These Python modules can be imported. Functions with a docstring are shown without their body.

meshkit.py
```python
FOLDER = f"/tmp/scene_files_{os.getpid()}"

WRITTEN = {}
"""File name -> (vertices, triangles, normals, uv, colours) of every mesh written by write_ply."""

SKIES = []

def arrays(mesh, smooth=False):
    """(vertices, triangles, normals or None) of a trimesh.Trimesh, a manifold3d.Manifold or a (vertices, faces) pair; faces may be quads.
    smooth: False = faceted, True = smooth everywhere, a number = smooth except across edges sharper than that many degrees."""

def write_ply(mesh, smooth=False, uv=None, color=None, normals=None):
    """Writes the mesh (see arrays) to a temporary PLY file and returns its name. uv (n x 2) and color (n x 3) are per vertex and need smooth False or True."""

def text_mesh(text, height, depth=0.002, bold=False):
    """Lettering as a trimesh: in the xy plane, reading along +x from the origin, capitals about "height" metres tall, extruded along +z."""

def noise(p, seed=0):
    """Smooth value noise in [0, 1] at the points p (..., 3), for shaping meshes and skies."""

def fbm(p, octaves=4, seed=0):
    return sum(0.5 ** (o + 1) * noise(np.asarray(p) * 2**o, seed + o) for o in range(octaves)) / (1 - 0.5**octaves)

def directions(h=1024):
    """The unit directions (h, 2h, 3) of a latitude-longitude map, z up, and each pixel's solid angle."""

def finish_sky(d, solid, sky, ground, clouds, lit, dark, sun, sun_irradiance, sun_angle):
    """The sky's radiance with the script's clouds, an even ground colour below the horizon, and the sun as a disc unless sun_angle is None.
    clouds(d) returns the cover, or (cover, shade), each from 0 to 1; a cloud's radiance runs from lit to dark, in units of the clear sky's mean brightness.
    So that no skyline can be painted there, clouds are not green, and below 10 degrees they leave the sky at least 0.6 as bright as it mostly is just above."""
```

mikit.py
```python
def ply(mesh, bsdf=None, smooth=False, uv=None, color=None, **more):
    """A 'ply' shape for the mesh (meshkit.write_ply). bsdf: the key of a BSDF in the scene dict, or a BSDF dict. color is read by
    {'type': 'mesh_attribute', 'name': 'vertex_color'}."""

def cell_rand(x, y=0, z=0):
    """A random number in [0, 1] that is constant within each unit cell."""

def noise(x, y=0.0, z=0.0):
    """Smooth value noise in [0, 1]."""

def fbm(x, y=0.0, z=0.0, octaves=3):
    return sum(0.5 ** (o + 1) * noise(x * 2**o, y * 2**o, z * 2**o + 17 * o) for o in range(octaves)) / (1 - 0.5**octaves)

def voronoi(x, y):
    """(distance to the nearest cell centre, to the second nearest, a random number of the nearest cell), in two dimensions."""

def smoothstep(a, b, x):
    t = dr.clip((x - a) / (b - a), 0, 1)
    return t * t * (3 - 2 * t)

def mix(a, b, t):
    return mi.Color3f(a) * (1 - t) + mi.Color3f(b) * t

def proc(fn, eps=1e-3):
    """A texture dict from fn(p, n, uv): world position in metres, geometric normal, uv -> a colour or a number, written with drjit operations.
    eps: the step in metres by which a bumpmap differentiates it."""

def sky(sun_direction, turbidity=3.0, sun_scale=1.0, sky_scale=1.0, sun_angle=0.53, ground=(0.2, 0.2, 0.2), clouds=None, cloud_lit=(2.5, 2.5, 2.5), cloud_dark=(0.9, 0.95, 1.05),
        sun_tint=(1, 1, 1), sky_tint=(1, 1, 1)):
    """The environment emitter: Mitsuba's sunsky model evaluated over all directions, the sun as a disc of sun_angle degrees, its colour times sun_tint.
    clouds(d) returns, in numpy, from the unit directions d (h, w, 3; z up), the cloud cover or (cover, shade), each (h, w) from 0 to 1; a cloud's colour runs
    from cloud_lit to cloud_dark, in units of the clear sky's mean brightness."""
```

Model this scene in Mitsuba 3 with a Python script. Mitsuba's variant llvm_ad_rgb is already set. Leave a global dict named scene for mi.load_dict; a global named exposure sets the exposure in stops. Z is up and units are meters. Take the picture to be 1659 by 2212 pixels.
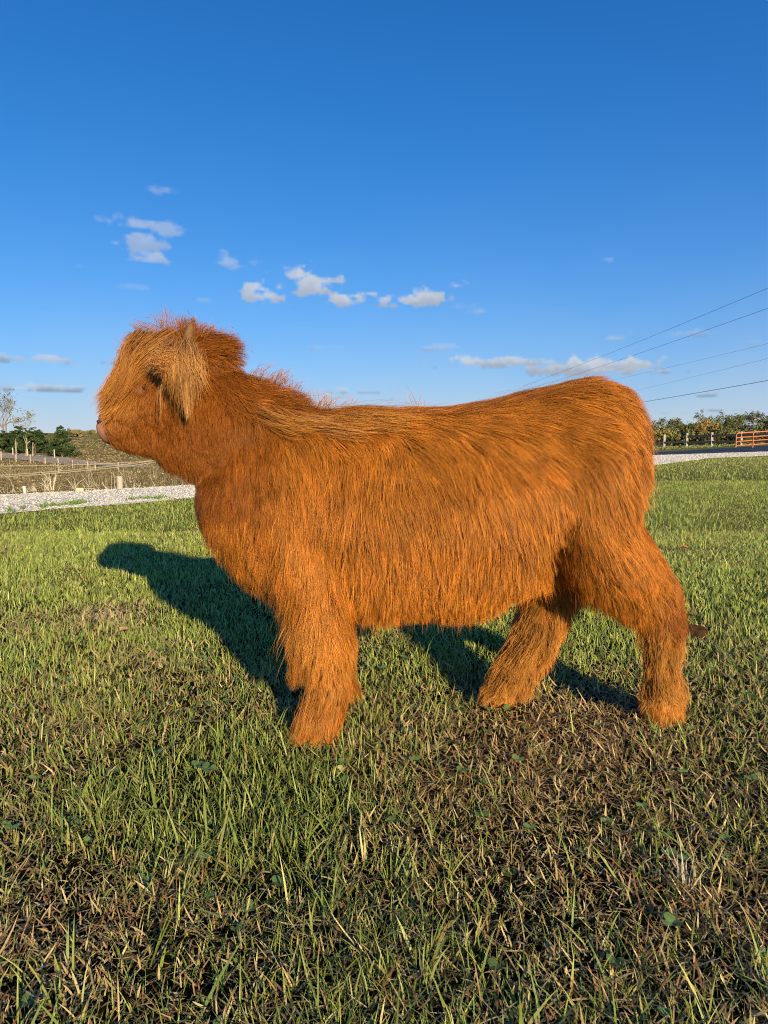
import math
import numpy as np
import trimesh
import manifold3d as m3
import mitsuba as mi
import drjit as dr
import mikit
import meshkit
from scipy.spatial import cKDTree

T = mi.ScalarTransform4f
scene, labels = {}, {}

# ------------------------------------------------------------------ camera, sky, exposure
EYE = np.array([0.0, 0.0, 0.82])
PITCH = math.radians(6.1)
FWD = np.array([0, math.cos(PITCH), -math.sin(PITCH)])
UP = np.array([0, math.sin(PITCH), math.cos(PITCH)])
RIGHT = np.array([1.0, 0, 0])
FOC = 1533.6                                   # focal length in units of a 1659 px wide frame
scene['camera'] = {'type': 'perspective', 'fov': 71.6, 'fov_axis': 'y', 'near_clip': 0.05, 'far_clip': 6000.0,
                   'to_world': T().look_at(origin=EYE.tolist(), target=(EYE + FWD).tolist(), up=[0, 0, 1])}
SUN = np.array([0.415, -1.0, 0.335])
exposure = 2.25


def ray(u, v):
    d = FWD + (u - 829.5) / FOC * RIGHT - (v - 1106.0) / FOC * UP
    return d


def P(u, v, y):
    """the point at distance y in front of the camera that a measured frame position stands for"""
    d = ray(u, v)
    return EYE + d * (y / d[1])


# (frame x, frame y, width, height, cover, shade)
CLOUDS = [(340, 412, 56, 12, .30, .1), (300, 488, 110, 30, .55, .1), (345, 500, 90, 26, .5, .1), (305, 520, 75, 40, .62, .2), (330, 563, 66, 20, .65, .2), (250, 528, 20, 10, .35, .1),
          (488, 567, 50, 30, .5, .1), (550, 570, 36, 26, .42, .1), (525, 577, 60, 10, .3, .1), (615, 578, 66, 16, .5, .1), (665, 618, 112, 52, 1.0, .35), (640, 600, 60, 26, .7, .2), (576, 639, 100, 42, .95, .35),
          (745, 650, 70, 32, 1.0, .4), (882, 650, 128, 34, 1.0, .4), (830, 648, 50, 20, .4, .2), (985, 617, 48, 16, .55, .2), (1035, 673, 44, 14, .4, .3), (1310, 562, 40, 14, .32, .1),
          (85, 778, 240, 15, .8, .8), (60, 839, 200, 13, .8, .9), (945, 753, 100, 14, .45, .4), (1055, 784, 185, 24, .95, .5), (1290, 795, 230, 34, 1.0, .5), (1195, 784, 90, 16, .7, .4), (1430, 803, 110, 13, .7, .8),
          (765, 847, 150, 14, .6, .7), (1325, 731, 50, 12, .6, .6), (1470, 722, 120, 20, .5, .7), (700, 752, 80, 8, .3, .5), (1522, 852, 44, 8, .5, .8), (1545, 886, 70, 8, .4, .8),
          (445, 648, 34, 12, .3, .2), (295, 622, 70, 12, .2, .1), (170, 575, 30, 8, .2, .1), (1000, 662, 60, 10, .2, .3), (1610, 742, 60, 8, .25, .6), (360, 742, 50, 7, .3, .6), (210, 880, 70, 6, .3, .7), (1460, 895, 60, 6, .3, .7)]


def clouds(d):
    az = np.arctan2(d[..., 0], d[..., 1])
    el = np.arcsin(np.clip(d[..., 2], -1, 1))
    cover, shade = np.zeros(az.shape), np.zeros(az.shape)
    q = np.stack([az * 70, el * 120, az * 0], -1)
    n = meshkit.fbm(q, 5, 3) - 0.5
    n2 = meshkit.fbm(q * 0.5 + 40, 4, 9) - 0.5
    for u, v, w, h, c, s in CLOUDS:
        r = ray(u, v)
        a0, e0 = math.atan2(r[0], r[1]), math.atan2(r[2], math.hypot(r[0], r[1]))
        sx, sy = w / FOC * 0.57, h / FOC * 0.60
        dx, dy = (az - a0) / sx, (el - e0) / sy
        near = (np.abs(dx) < 3) & (np.abs(dy) < 3)
        dyy = np.where(dy < 0, dy * 1.35, dy)
        k = np.clip(0.92 - np.sqrt(dx * dx + dyy * dyy) + 2.3 * n + 1.0 * n2, 0, 1) * near
        k = np.clip(k * (.75 + 1.1 * c), 0, 1)
        k = k * k * (3 - 2 * k) * c * 0.88
        sh = np.clip(0.45 - 0.75 * dy + 1.6 * n, 0, 1) * (0.25 + s * 0.65)
        shade = np.where(k > cover, np.clip(sh, 0, 1), shade)
        cover = np.maximum(cover, k)
    haze = 0.95 * np.exp(-np.maximum(el, 0) / math.radians(5.5)) * (0.85 + 0.3 * meshkit.fbm(q * 0.12, 3, 2))
    shade = np.where(cover > 0.02, shade * np.clip(cover * 3, 0, 1) + 0.0 * cover, 0.0)
    cover = 1 - (1 - cover) * (1 - haze)
    return np.clip(cover, 0, 0.97), shade


scene['sky'] = mikit.sky(SUN, turbidity=2.2, sun_scale=1.0, sky_scale=0.66, clouds=clouds, cloud_lit=(2.9, 3.08, 3.3), cloud_dark=(0.95, 1.12, 1.5), sky_tint=(0.18, 0.92, 1.9), sun_tint=(1.0, 1.10, 1.22))


# ------------------------------------------------------------------ helpers
def smooth01(a, b, x):
    t = np.clip((x - a) / (b - a), 0, 1)
    return t * t * (3 - 2 * t)


def tag(key, label=None, category=None, group=None, kind=None):
    labels[key] = {k: v for k, v in dict(label=label, category=category, group=group, kind=kind).items() if v}


def numbered(name):
    """the name, or the name with the next free three-digit number"""
    def taken(k):
        return k in scene or k in labels or any(s.startswith(k + '__') for s in scene)
    if not taken(name):
        return name
    i = 1
    while taken(f'{name}_{i:03d}'):
        i += 1
    return f'{name}_{i:03d}'


def cmesh(v, f, c, bsdf, normals=None):
    """mesh with vertex colours"""
    f = np.asarray(f)
    if f.shape[1] == 4:
        f = np.vstack([f[:, [0, 1, 2]], f[:, [0, 2, 3]]])
    path = meshkit.write_ply(trimesh.Trimesh(v, f, process=False), normals is None, None, np.clip(c, 0, 1), normals)
    return {'type': 'ply', 'filename': path, 'face_normals': False, 'bsdf': {'type': 'ref', 'id': bsdf}}


def vcol(**k):
    return {'type': 'twosided', 'bsdf': {'type': 'principled', 'base_color': {'type': 'mesh_attribute', 'name': 'vertex_color'}, **k}}


def plain(c, rough=0.7, **k):
    return {'type': 'twosided', 'bsdf': {'type': 'principled', 'base_color': {'type': 'rgb', 'value': list(c)}, 'roughness': rough, **k}}


scene['grass_mat'] = vcol(roughness=0.5, specular=0.35)
scene['hair_mat'] = vcol(roughness=0.5, specular=0.2)
scene['skin_mat'] = vcol(roughness=0.65, specular=0.2)
scene['leaf_mat'] = vcol(roughness=0.65, specular=0.25)
scene['bark_mat'] = vcol(roughness=0.9, specular=0.1)
scene['stone_mat'] = vcol(roughness=0.85, specular=0.2)


def tube(points, radii, sides=5):
    p = np.asarray(points, float)
    t = np.gradient(p, axis=0)
    t /= np.linalg.norm(t, axis=1, keepdims=True) + 1e-12
    a = np.cross(t, np.where(np.abs(t[:, 2:]) < 0.9, [0, 0, 1.0], [1.0, 0, 0]))
    a /= np.linalg.norm(a, axis=1, keepdims=True) + 1e-12
    b, ang = np.cross(t, a), np.arange(sides) * 2 * np.pi / sides
    r = np.broadcast_to(radii, (len(p),))[:, None, None]
    v = p[:, None] + r * (np.cos(ang)[None, :, None] * a[:, None] + np.sin(ang)[None, :, None] * b[:, None])
    i, j = np.meshgrid(np.arange(len(p) - 1), np.arange(sides), indexing='ij')
    q = np.stack([i * sides + j, i * sides + (j + 1) % sides, (i + 1) * sides + (j + 1) % sides, (i + 1) * sides + j], -1).reshape(-1, 4)
    f = np.vstack([q[:, [0, 1, 2]], q[:, [0, 2, 3]]])
    n = len(v) * sides
    v = np.vstack([v.reshape(-1, 3), p[:1], p[-1:]])
    k = np.arange(sides)
    last = (len(p) - 1) * sides
    f = np.vstack([f, np.stack([(k + 1) % sides, k, k * 0 + n], 1), np.stack([last + k, last + (k + 1) % sides, k * 0 + n + 1], 1)])
    return v, f


def join(parts):
    vs, fs, at = [], [], 0
    for v, f in parts:
        vs.append(v)
        fs.append(np.asarray(f) + at)
        at += len(v)
    return np.vstack(vs), np.vstack(fs)


def box(lo, hi):
    m = trimesh.creation.box(bounds=[lo, hi])
    return np.array(m.vertices), np.array(m.faces)


# ------------------------------------------------------------------ the ground
NX, NY = [-40, -12, -4.0, -2.5, 7.66, 12.1, 30, 80], [-30, -0.5, 7.4, 9.35, 20.0, 26.3, 41, 90]      # lawn's far edge
FX, FY = [-40, -12, -5.2, -3.1, 5.0, 13.5, 28, 80], [-24, 3.0, 9.7, 11.7, 20.5, 34.5, 54, 125]       # drive's far edge


def edge_near(x):
    return np.interp(x, NX, NY)


def edge_far(x):
    return np.interp(x, FX, FY)


HL = ([0, 1.2, 5, 15, 40, 60, 75, 85, 120, 240, 400, 5000], [0, -0.1, -1.5, -3.2, -3.0, -2.3, -2.15, -1.95, -1.2, 1.6, 1.6, -20])
HR = ([0, 15, 35, 60, 100, 400, 5000], [0, -0.25, -0.75, -1.2, -1.1, -2, -20])


def ground(x, y):
    x, y = np.asarray(x, float), np.asarray(y, float)
    s = np.maximum(y - edge_far(x), 0)
    w = smooth01(-0.02, 0.18, np.arctan2(x, np.maximum(y, 1e-6)))
    hl, hr = np.interp(s, *HL), np.interp(s, *HR)
    roll = (meshkit.fbm(np.stack([x * 0.05, y * 0.05, x * 0], -1), 3, 5) - 0.5) * 0.9 * smooth01(8, 40, s)
    return hl * (1 - w) + hr * w + roll * (0.3 + 0.7 * (1 - w))


def at(u, v):
    """where the sight line of a measured frame position meets the ground"""
    d = ray(u, v)
    t = np.geomspace(0.5, 900, 6000)
    p = EYE + d * t[:, None]
    below = np.nonzero(p[:, 2] < ground(p[:, 0], p[:, 1]))[0]
    return p[below[0]] if len(below) else p[-1]


def polar_sheet(r, a):
    rr, aa = np.meshgrid(r, a, indexing='ij')
    x, y = rr * np.sin(aa), rr * np.cos(aa)
    v = np.stack([x, y, ground(x, y)], -1).reshape(-1, 3)
    n, m = rr.shape
    i, j = np.meshgrid(np.arange(n - 1), np.arange(m - 1), indexing='ij')
    q = np.stack([i * m + j, i * m + j + 1, (i + 1) * m + j + 1, (i + 1) * m + j], -1).reshape(-1, 4)
    return v, np.vstack([q[:, [0, 2, 1]], q[:, [0, 3, 2]]])


angles = np.unique(np.concatenate([np.linspace(-math.pi, math.pi, 121), np.linspace(-0.75, 0.75, 260)]))
radii = np.concatenate([[0.01, 0.5, 1, 2, 3, 4, 5, 6], np.geomspace(7, 300, 190), [400, 700, 1300, 2500, 5000]])


def ground_color(p, n, uv):
    x, y = p.x, p.y
    k = mikit.fbm(x * 0.35, y * 0.35, 1.0, 4)
    g = mikit.fbm(x * 0.09 + 7, y * 0.09, 3.0, 4)
    fine = mikit.fbm(x * 9, y * 9, 2.0, 3)
    soil = mikit.mix([0.008, 0.006, 0.004], [0.022, 0.019, 0.009], fine)
    field = mikit.mix([0.30, 0.23, 0.10], [0.17, 0.18, 0.06], mikit.smoothstep(0.38, 0.62, g))
    field = mikit.mix(field, [0.30, 0.20, 0.09], mikit.smoothstep(0.55, 0.75, k) * 0.7) * (0.7 + 0.6 * fine)
    r = dr.sqrt(x * x + y * y)
    thatch = mikit.mix([0.085, 0.085, 0.03], [0.12, 0.15, 0.04], g) * (0.6 + 0.8 * fine)
    soil = mikit.mix(soil, thatch, dr.maximum(mikit.smoothstep(3.0, 6.0, r), mikit.smoothstep(0.8, 1.5, dr.abs(x) - 0.62 * y)))
    far = mikit.smoothstep(12, 24, r)
    return mikit.mix(soil, field, far)


scene['ground_mat'] = {'type': 'twosided', 'bsdf': {'type': 'diffuse', 'reflectance': mikit.proc(ground_color)}}
scene['ground'] = mikit.ply(polar_sheet(radii, angles), 'ground_mat', True)
tag('ground', kind='structure')


def strip(lower, upper, x, rows, lift, name, mat):
    lo, hi = lower(x), upper(x)
    t = np.linspace(0, 1, rows)
    xx = np.repeat(x[:, None], rows, 1)
    yy = lo[:, None] * (1 - t) + hi[:, None] * t
    zz = ground(xx, yy) + lift
    zz[:, 0] -= lift + 0.02
    v = np.stack([xx, yy, zz], -1).reshape(-1, 3)
    i, j = np.meshgrid(np.arange(len(x) - 1), np.arange(rows - 1), indexing='ij')
    q = np.stack([i * rows + j, (i + 1) * rows + j, (i + 1) * rows + j + 1, i * rows + j + 1], -1).reshape(-1, 4)
    scene[name] = mikit.ply((v, np.vstack([q[:, [0, 1, 2]], q[:, [0, 2, 3]]])), mat, True)


def gravel_color(p, n, uv):
    a, b, c = mikit.voronoi(p.x * 22, p.y * 22)
    k = mikit.fbm(p.x * 1.2, p.y * 1.2, 0.0, 3)
    return mikit.mix([0.76, 0.70, 0.59], [0.84, 0.78, 0.67], c) * mikit.mix([0.85, 0.83, 0.79], [1, 1, 1], mikit.smoothstep(0.0, 0.25, b - a)) * (0.8 + 0.4 * k)


scene['gravel_mat'] = {'type': 'twosided', 'bsdf': {'type': 'diffuse', 'reflectance': mikit.proc(gravel_color)}}
strip(lambda x: edge_near(x) + 0.25 * (meshkit.noise(np.stack([x * 1.3, x * 0, x * 0], -1), 4) - 0.5), lambda x: edge_far(x) + 0.7, np.linspace(-30, 60, 700), 14, 0.02, 'gravel_drive', 'gravel_mat')
tag('gravel_drive', kind='structure')


def shaded_gravel_color(p, n, uv):  # shadow lying on the gravel drive, put into a dark strip's colour
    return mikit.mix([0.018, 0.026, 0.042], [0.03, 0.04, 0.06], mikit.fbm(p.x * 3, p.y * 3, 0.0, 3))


scene['shaded_gravel_mat'] = {'type': 'twosided', 'bsdf': {'type': 'principled', 'base_color': mikit.proc(shaded_gravel_color), 'roughness': 0.8, 'specular': 0.2}}
strip(lambda x: np.interp(x, [6, 11.6, 20, 60], [26, 30.2, 37.2, 70]), lambda x: np.interp(x, [6, 13.2, 28, 60], [27, 34.6, 54, 100]), np.linspace(6.5, 58, 120), 12, 0.05, 'shaded_gravel_strip', 'shaded_gravel_mat')
tag('shaded_gravel_strip', kind='structure')

rng = np.random.default_rng(11)
# loose stones of the drive, by distance
IV = np.array([[1, 0, -.3], [0, 1, -.3], [-1, 0, -.3], [0, -1, -.3], [0.1, 0, .8]])
IF = np.array([[0, 1, 4], [1, 2, 4], [2, 3, 4], [3, 0, 4]])
N = 46000
yy = rng.uniform(0, 1, N) ** 1.6
xs = -7 + yy * 30
ys = edge_near(xs) - 0.05 + rng.uniform(0, 1, N) ** 0.9 * (edge_far(xs) - edge_near(xs) + 0.6)
depth = np.hypot(xs, ys)
size = rng.uniform(0.006, 0.013, N) * (1 + depth / 25)
turn = rng.uniform(0, 2 * math.pi, N)
co, si, ze = np.cos(turn), np.sin(turn), np.zeros(N)
R = np.stack([np.stack([co, -si, rng.normal(0, .35, N)], -1), np.stack([si, co, rng.normal(0, .35, N)], -1), np.stack([ze, ze, ze + .8], -1)], 1)
sv = IV[None] * (size[:, None, None] * rng.uniform(0.6, 1.3, (N, 1, 3))) * rng.uniform(0.75, 1.2, (N, 5, 1))
sv = np.einsum('nij,nkj->nki', R, sv) + np.stack([xs, ys, ground(xs, ys) + 0.02 + size * 0.1], -1)[:, None]
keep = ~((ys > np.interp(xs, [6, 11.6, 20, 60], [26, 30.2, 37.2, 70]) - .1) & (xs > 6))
sv, N = sv[keep], int(keep.sum())
sc = np.clip(rng.normal(0.68, 0.07, (N, 1)), 0.25, 0.85) * np.array([1.0, 0.95, 0.84]) * rng.uniform(0.95, 1.05, (N, 3))
scene['gravel'] = cmesh(sv.reshape(-1, 3), (IF[None] + np.arange(N)[:, None, None] * 5).reshape(-1, 3), np.repeat(sc, 5, 0), 'stone_mat', np.repeat(0, N * 5)[:, None] + (sv - sv.mean(1, keepdims=True)).reshape(-1, 3) / (np.linalg.norm((sv - sv.mean(1, keepdims=True)).reshape(-1, 3), axis=1, keepdims=True) + 1e-9))
tag('gravel', 'pale loose limestone gravel covering the drive behind the calf', 'gravel', kind='stuff')


# ------------------------------------------------------------------ grass
def blades(root, az, lean, L, W, bend, col, segs, rng, tipcol=1.15):
    """flat tapering curved blades; bend > 0 bows the blade over"""
    n = len(root)
    t = np.linspace(0, 1, segs + 1)
    a = np.stack([np.cos(az), np.sin(az), az * 0], -1)
    tw = az + math.pi / 2 + rng.uniform(-0.7, 0.7, n)
    b = np.stack([np.cos(tw), np.sin(tw), rng.uniform(-0.3, 0.3, n)], -1)
    ang = lean[:, None] + bend[:, None] * t[None, :]
    step = (L / segs)[:, None]
    hx = np.concatenate([np.zeros((n, 1)), np.cumsum(np.sin(ang[:, :-1]) * step, 1)], 1)
    hz = np.concatenate([np.zeros((n, 1)), np.cumsum(np.cos(ang[:, :-1]) * step, 1)], 1)
    c = root[:, None] + a[:, None] * hx[..., None] + np.array([0, 0, 1.0]) * hz[..., None]
    prof = np.interp(t, [0, 0.25, 0.6, 1], [0.75, 1.0, 0.8, 0.0])
    off = b[:, None] * (W[:, None] * 0.5 * prof[None, :])[..., None]
    left, right = c[:, :-1] - off[:, :-1], c[:, :-1] + off[:, :-1]
    v = np.concatenate([np.stack([left, right], 2).reshape(n, -1, 3), c[:, -1:]], 1)          # 2*segs + 1 per blade
    k = 2 * segs + 1
    f = []
    for s in range(segs - 1):
        f += [[2 * s, 2 * s + 1, 2 * s + 3], [2 * s, 2 * s + 3, 2 * s + 2]]
    f.append([2 * segs - 2, 2 * segs - 1, 2 * segs])
    f = (np.array(f)[None] + np.arange(n)[:, None, None] * k).reshape(-1, 3)
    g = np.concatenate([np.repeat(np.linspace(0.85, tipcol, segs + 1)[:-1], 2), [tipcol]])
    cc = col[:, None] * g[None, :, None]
    return v.reshape(-1, 3), f, cc.reshape(-1, 3)


def scatter(n, y0, y1, rng, beside=False):
    """points on the lawn within reach of the frame, between two distances"""
    y = np.sqrt(rng.uniform(y0 ** 2, y1 ** 2, n)) if y0 > 3 else rng.uniform(y0, y1, n)
    x = rng.uniform(-1, 1, n) * (0.62 * y + 0.5)
    if beside:                                  # the lawn goes on to both sides of the view
        x = np.sign(x) * (0.62 * y + 0.45 + np.abs(rng.uniform(0, 1, n)) ** 1.3 * (2.2 + 0.5 * y))
    keep = y < edge_near(x) + 0.12 * (meshkit.noise(np.stack([x * 2.3, y * 2.3, y * 0], -1), 8) - 0.5) - 0.02
    return x[keep], y[keep]


def blob(x, y, u, v, r):
    p = at(u, v)
    return np.exp(-((x - p[0]) ** 2 + (y - p[1]) ** 2) / (r * r))


def dryness(x, y):
    q = np.stack([x, y, x * 0], -1)
    n = meshkit.fbm(q * 2.2, 4, 21) - 0.5
    k = 0.46 * smooth01(2.4, 1.5, y) + 0.06 + 1.0 * n
    k += 0.30 * smooth01(-0.2, 0.7, x) * smooth01(3.0, 2.1, y)
    k += 0.9 * blob(x, y, 225, 1335, 0.27) + 0.35 * blob(x, y, 330, 1430, 0.3) + 0.5 * blob(x, y, 1200, 1580, 0.3) + 0.35 * blob(x, y, 880, 1480, 0.2) + 0.3 * blob(x, y, 150, 2030, 0.2)
    k -= 0.75 * blob(x, y, 480, 1690, 0.33) + 0.4 * blob(x, y, 1000, 1440, 0.22) + 0.35 * blob(x, y, 600, 1780, 0.2) + 0.3 * blob(x, y, 1330, 1400, 0.2) + 0.3 * blob(x, y, 1350, 2180, 0.25) + 0.25 * blob(x, y, 1500, 1850, 0.2)
    return np.clip(k, 0, 1)


GREEN = np.array([[0.26, 0.34, 0.06], [0.33, 0.40, 0.075], [0.46, 0.48, 0.125], [0.20, 0.30, 0.08], [0.56, 0.53, 0.20]])
DRY = np.array([[0.48, 0.35, 0.15], [0.34, 0.22, 0.09], [0.60, 0.47, 0.23], [0.17, 0.10, 0.04], [0.30, 0.15, 0.065]])


def colors(n, dry, rng):
    g = GREEN[rng.choice(5, n, p=[.3, .28, .17, .17, .08])]
    d = DRY[rng.choice(5, n, p=[.3, .25, .2, .15, .1])]
    return np.where(dry[:, None], d, g) * rng.uniform(0.75, 1.25, (n, 1))


lawn, litter = [], []
for count, y0, y1, width, length, segs in ((50000, 0.62, 1.6, 0.0026, 0.034, 3), (76000, 1.6, 3.2, 0.0030, 0.034, 3), (130000, 3.2, 6.0, 0.0042, 0.033, 2), (200000, 6.0, 13.0, 0.0065, 0.034, 1), (90000, 13.0, 28.0, 0.014, 0.05, 1), (22000, 0.1, 3.2, 0.006, 0.045, 2), (24000, 3.2, 9.0, 0.010, 0.045, 1)):
    x, y = scatter(count, y0, y1, rng, count < 30000)
    n = len(x)
    dry = dryness(x, y)
    is_dry = rng.uniform(0, 1, n) < dry * 0.92 + 0.04
    tuft = meshkit.fbm(np.stack([x * 5, y * 5, x * 0], -1), 3, 33)
    L = length * rng.lognormal(0, 0.35, n) * (0.55 + 0.9 * tuft) * np.where(is_dry, 0.75, 1.0)
    lean = np.where(is_dry, rng.uniform(0.7, 1.62, n), np.abs(rng.normal(0.55, 0.4, n)))
    root = np.stack([x, y, ground(x, y) + np.where(is_dry, rng.uniform(0, 0.018, n), -0.004)], -1)
    az = rng.uniform(0, 2 * math.pi, n)
    W = width * rng.uniform(0.6, 1.3, n) * np.where(is_dry, 1.25, 1.0)
    bend = np.where(is_dry, rng.uniform(-0.5, 0.7, n), rng.uniform(0.1, 1.1, n))
    c = colors(n, is_dry, rng) * np.where(is_dry, 0.95 + .1 * smooth01(1.1, 2.9, y), 0.66 + 0.42 * smooth01(1.1, 2.9, y))[:, None]  # near green blades coloured darker, for the shade between them
    pale = np.clip(blob(x, y, 225, 1335, 0.30) + .5 * blob(x, y, 330, 1430, 0.3), 0, 1)[:, None] * is_dry[:, None]
    c = c * (1 - pale) + np.array([.66, .50, .25]) * rng.uniform(.7, 1.1, (n, 1)) * pale
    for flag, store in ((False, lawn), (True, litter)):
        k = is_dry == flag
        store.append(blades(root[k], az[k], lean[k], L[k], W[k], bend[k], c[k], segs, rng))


# longer green blades, in loose tufts, in the foreground
def tufts(n_tufts, per, y0, y1, lo, hi, wide, rng):
    x, y = scatter(n_tufts, y0, y1, rng)
    keep = rng.uniform(0, 1, len(x)) < 1.05 - dryness(x, y)
    x, y = x[keep], y[keep]
    k = rng.poisson(per, len(x)) + 1
    x, y = np.repeat(x, k), np.repeat(y, k)
    n = len(x)
    x, y = x + rng.normal(0, 0.02, n), y + rng.normal(0, 0.02, n)
    root = np.stack([x, y, ground(x, y) - 0.004], -1)
    c = colors(n, rng.uniform(0, 1, n) < 0.08, rng) * 0.78
    return blades(root, rng.uniform(0, 2 * math.pi, n), np.abs(rng.normal(0.6, 0.35, n)), rng.uniform(lo, hi, n), wide * rng.uniform(0.6, 1.3, n), rng.uniform(0.1, 1.3, n), c, 4, rng)


lawn.append(tufts(900, 3.0, 0.62, 2.0, 0.045, 0.11, 0.0036, rng))
lawn.append(tufts(900, 4.0, 2.0, 4.5, 0.035, 0.075, 0.0042, rng))
lawn.append(tufts(90, 2.0, 0.62, 1.5, 0.07, 0.15, 0.0055, rng))


wu = np.concatenate([rng.normal(m_, w_, int(k_)) for m_, w_, k_ in ((22, 3, 50), (48, 3, 30), (95, 5, 70), (162, 15, 260), (120, 8, 50), (300, 16, 110), (345, 12, 100))])
wv = np.interp(wu, [22, 48, 95, 162, 300, 345], [1108, 1103, 1099, 1092, 1081, 1079]) + rng.normal(0, 1.2, len(wu))
wp = np.array([at(u_, v_) for u_, v_ in zip(wu, wv)])
n = len(wp)
lawn.append(blades(wp, rng.uniform(0, 6.28, n), np.abs(rng.normal(.5, .3, n)), rng.uniform(.04, .10, n), rng.uniform(.008, .016, n), rng.uniform(.1, 1, n), np.array([.15, .25, .05]) * rng.uniform(.7, 1.2, (n, 1)), 2, rng))


def store(name, parts, mat):
    v, f = join([(p[0], p[1]) for p in parts])
    scene[name] = cmesh(v, f, np.vstack([p[2] for p in parts]), mat)


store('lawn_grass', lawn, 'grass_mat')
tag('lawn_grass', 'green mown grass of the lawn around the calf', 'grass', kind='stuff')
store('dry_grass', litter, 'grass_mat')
tag('dry_grass', 'dry tan and brown grass clippings lying between the green blades', 'dry grass', kind='stuff')


# ------------------------------------------------------------------ calf: body
def sphere_hull(balls, seg=14):
    """hull of ellipsoids (centre, (rx, ry, rz))"""
    ms = [m3.Manifold.sphere(1.0, seg).scale(list(r)).translate(list(c)) for c, r in balls]
    return m3.Manifold.batch_hull(ms)


def px(n):
    """metres of n frame pixels at the calf's distance"""
    return n * 1.318e-3


YM = 2.02


def station(u, v0, v1, half, y=YM, rx=None):
    c = (P(u, v0, y) + P(u, v1, y)) / 2
    rz = abs(P(u, v0, y)[2] - P(u, v1, y)[2]) / 2
    return c, (rx or min(rz * 0.55, 0.11), half, rz)


def ball(u, v, y, r):
    return P(u, v, y), (r, r, r)


def chain(items):
    return [sphere_hull([a, b]) for a, b in zip(items[:-1], items[1:])]


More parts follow.
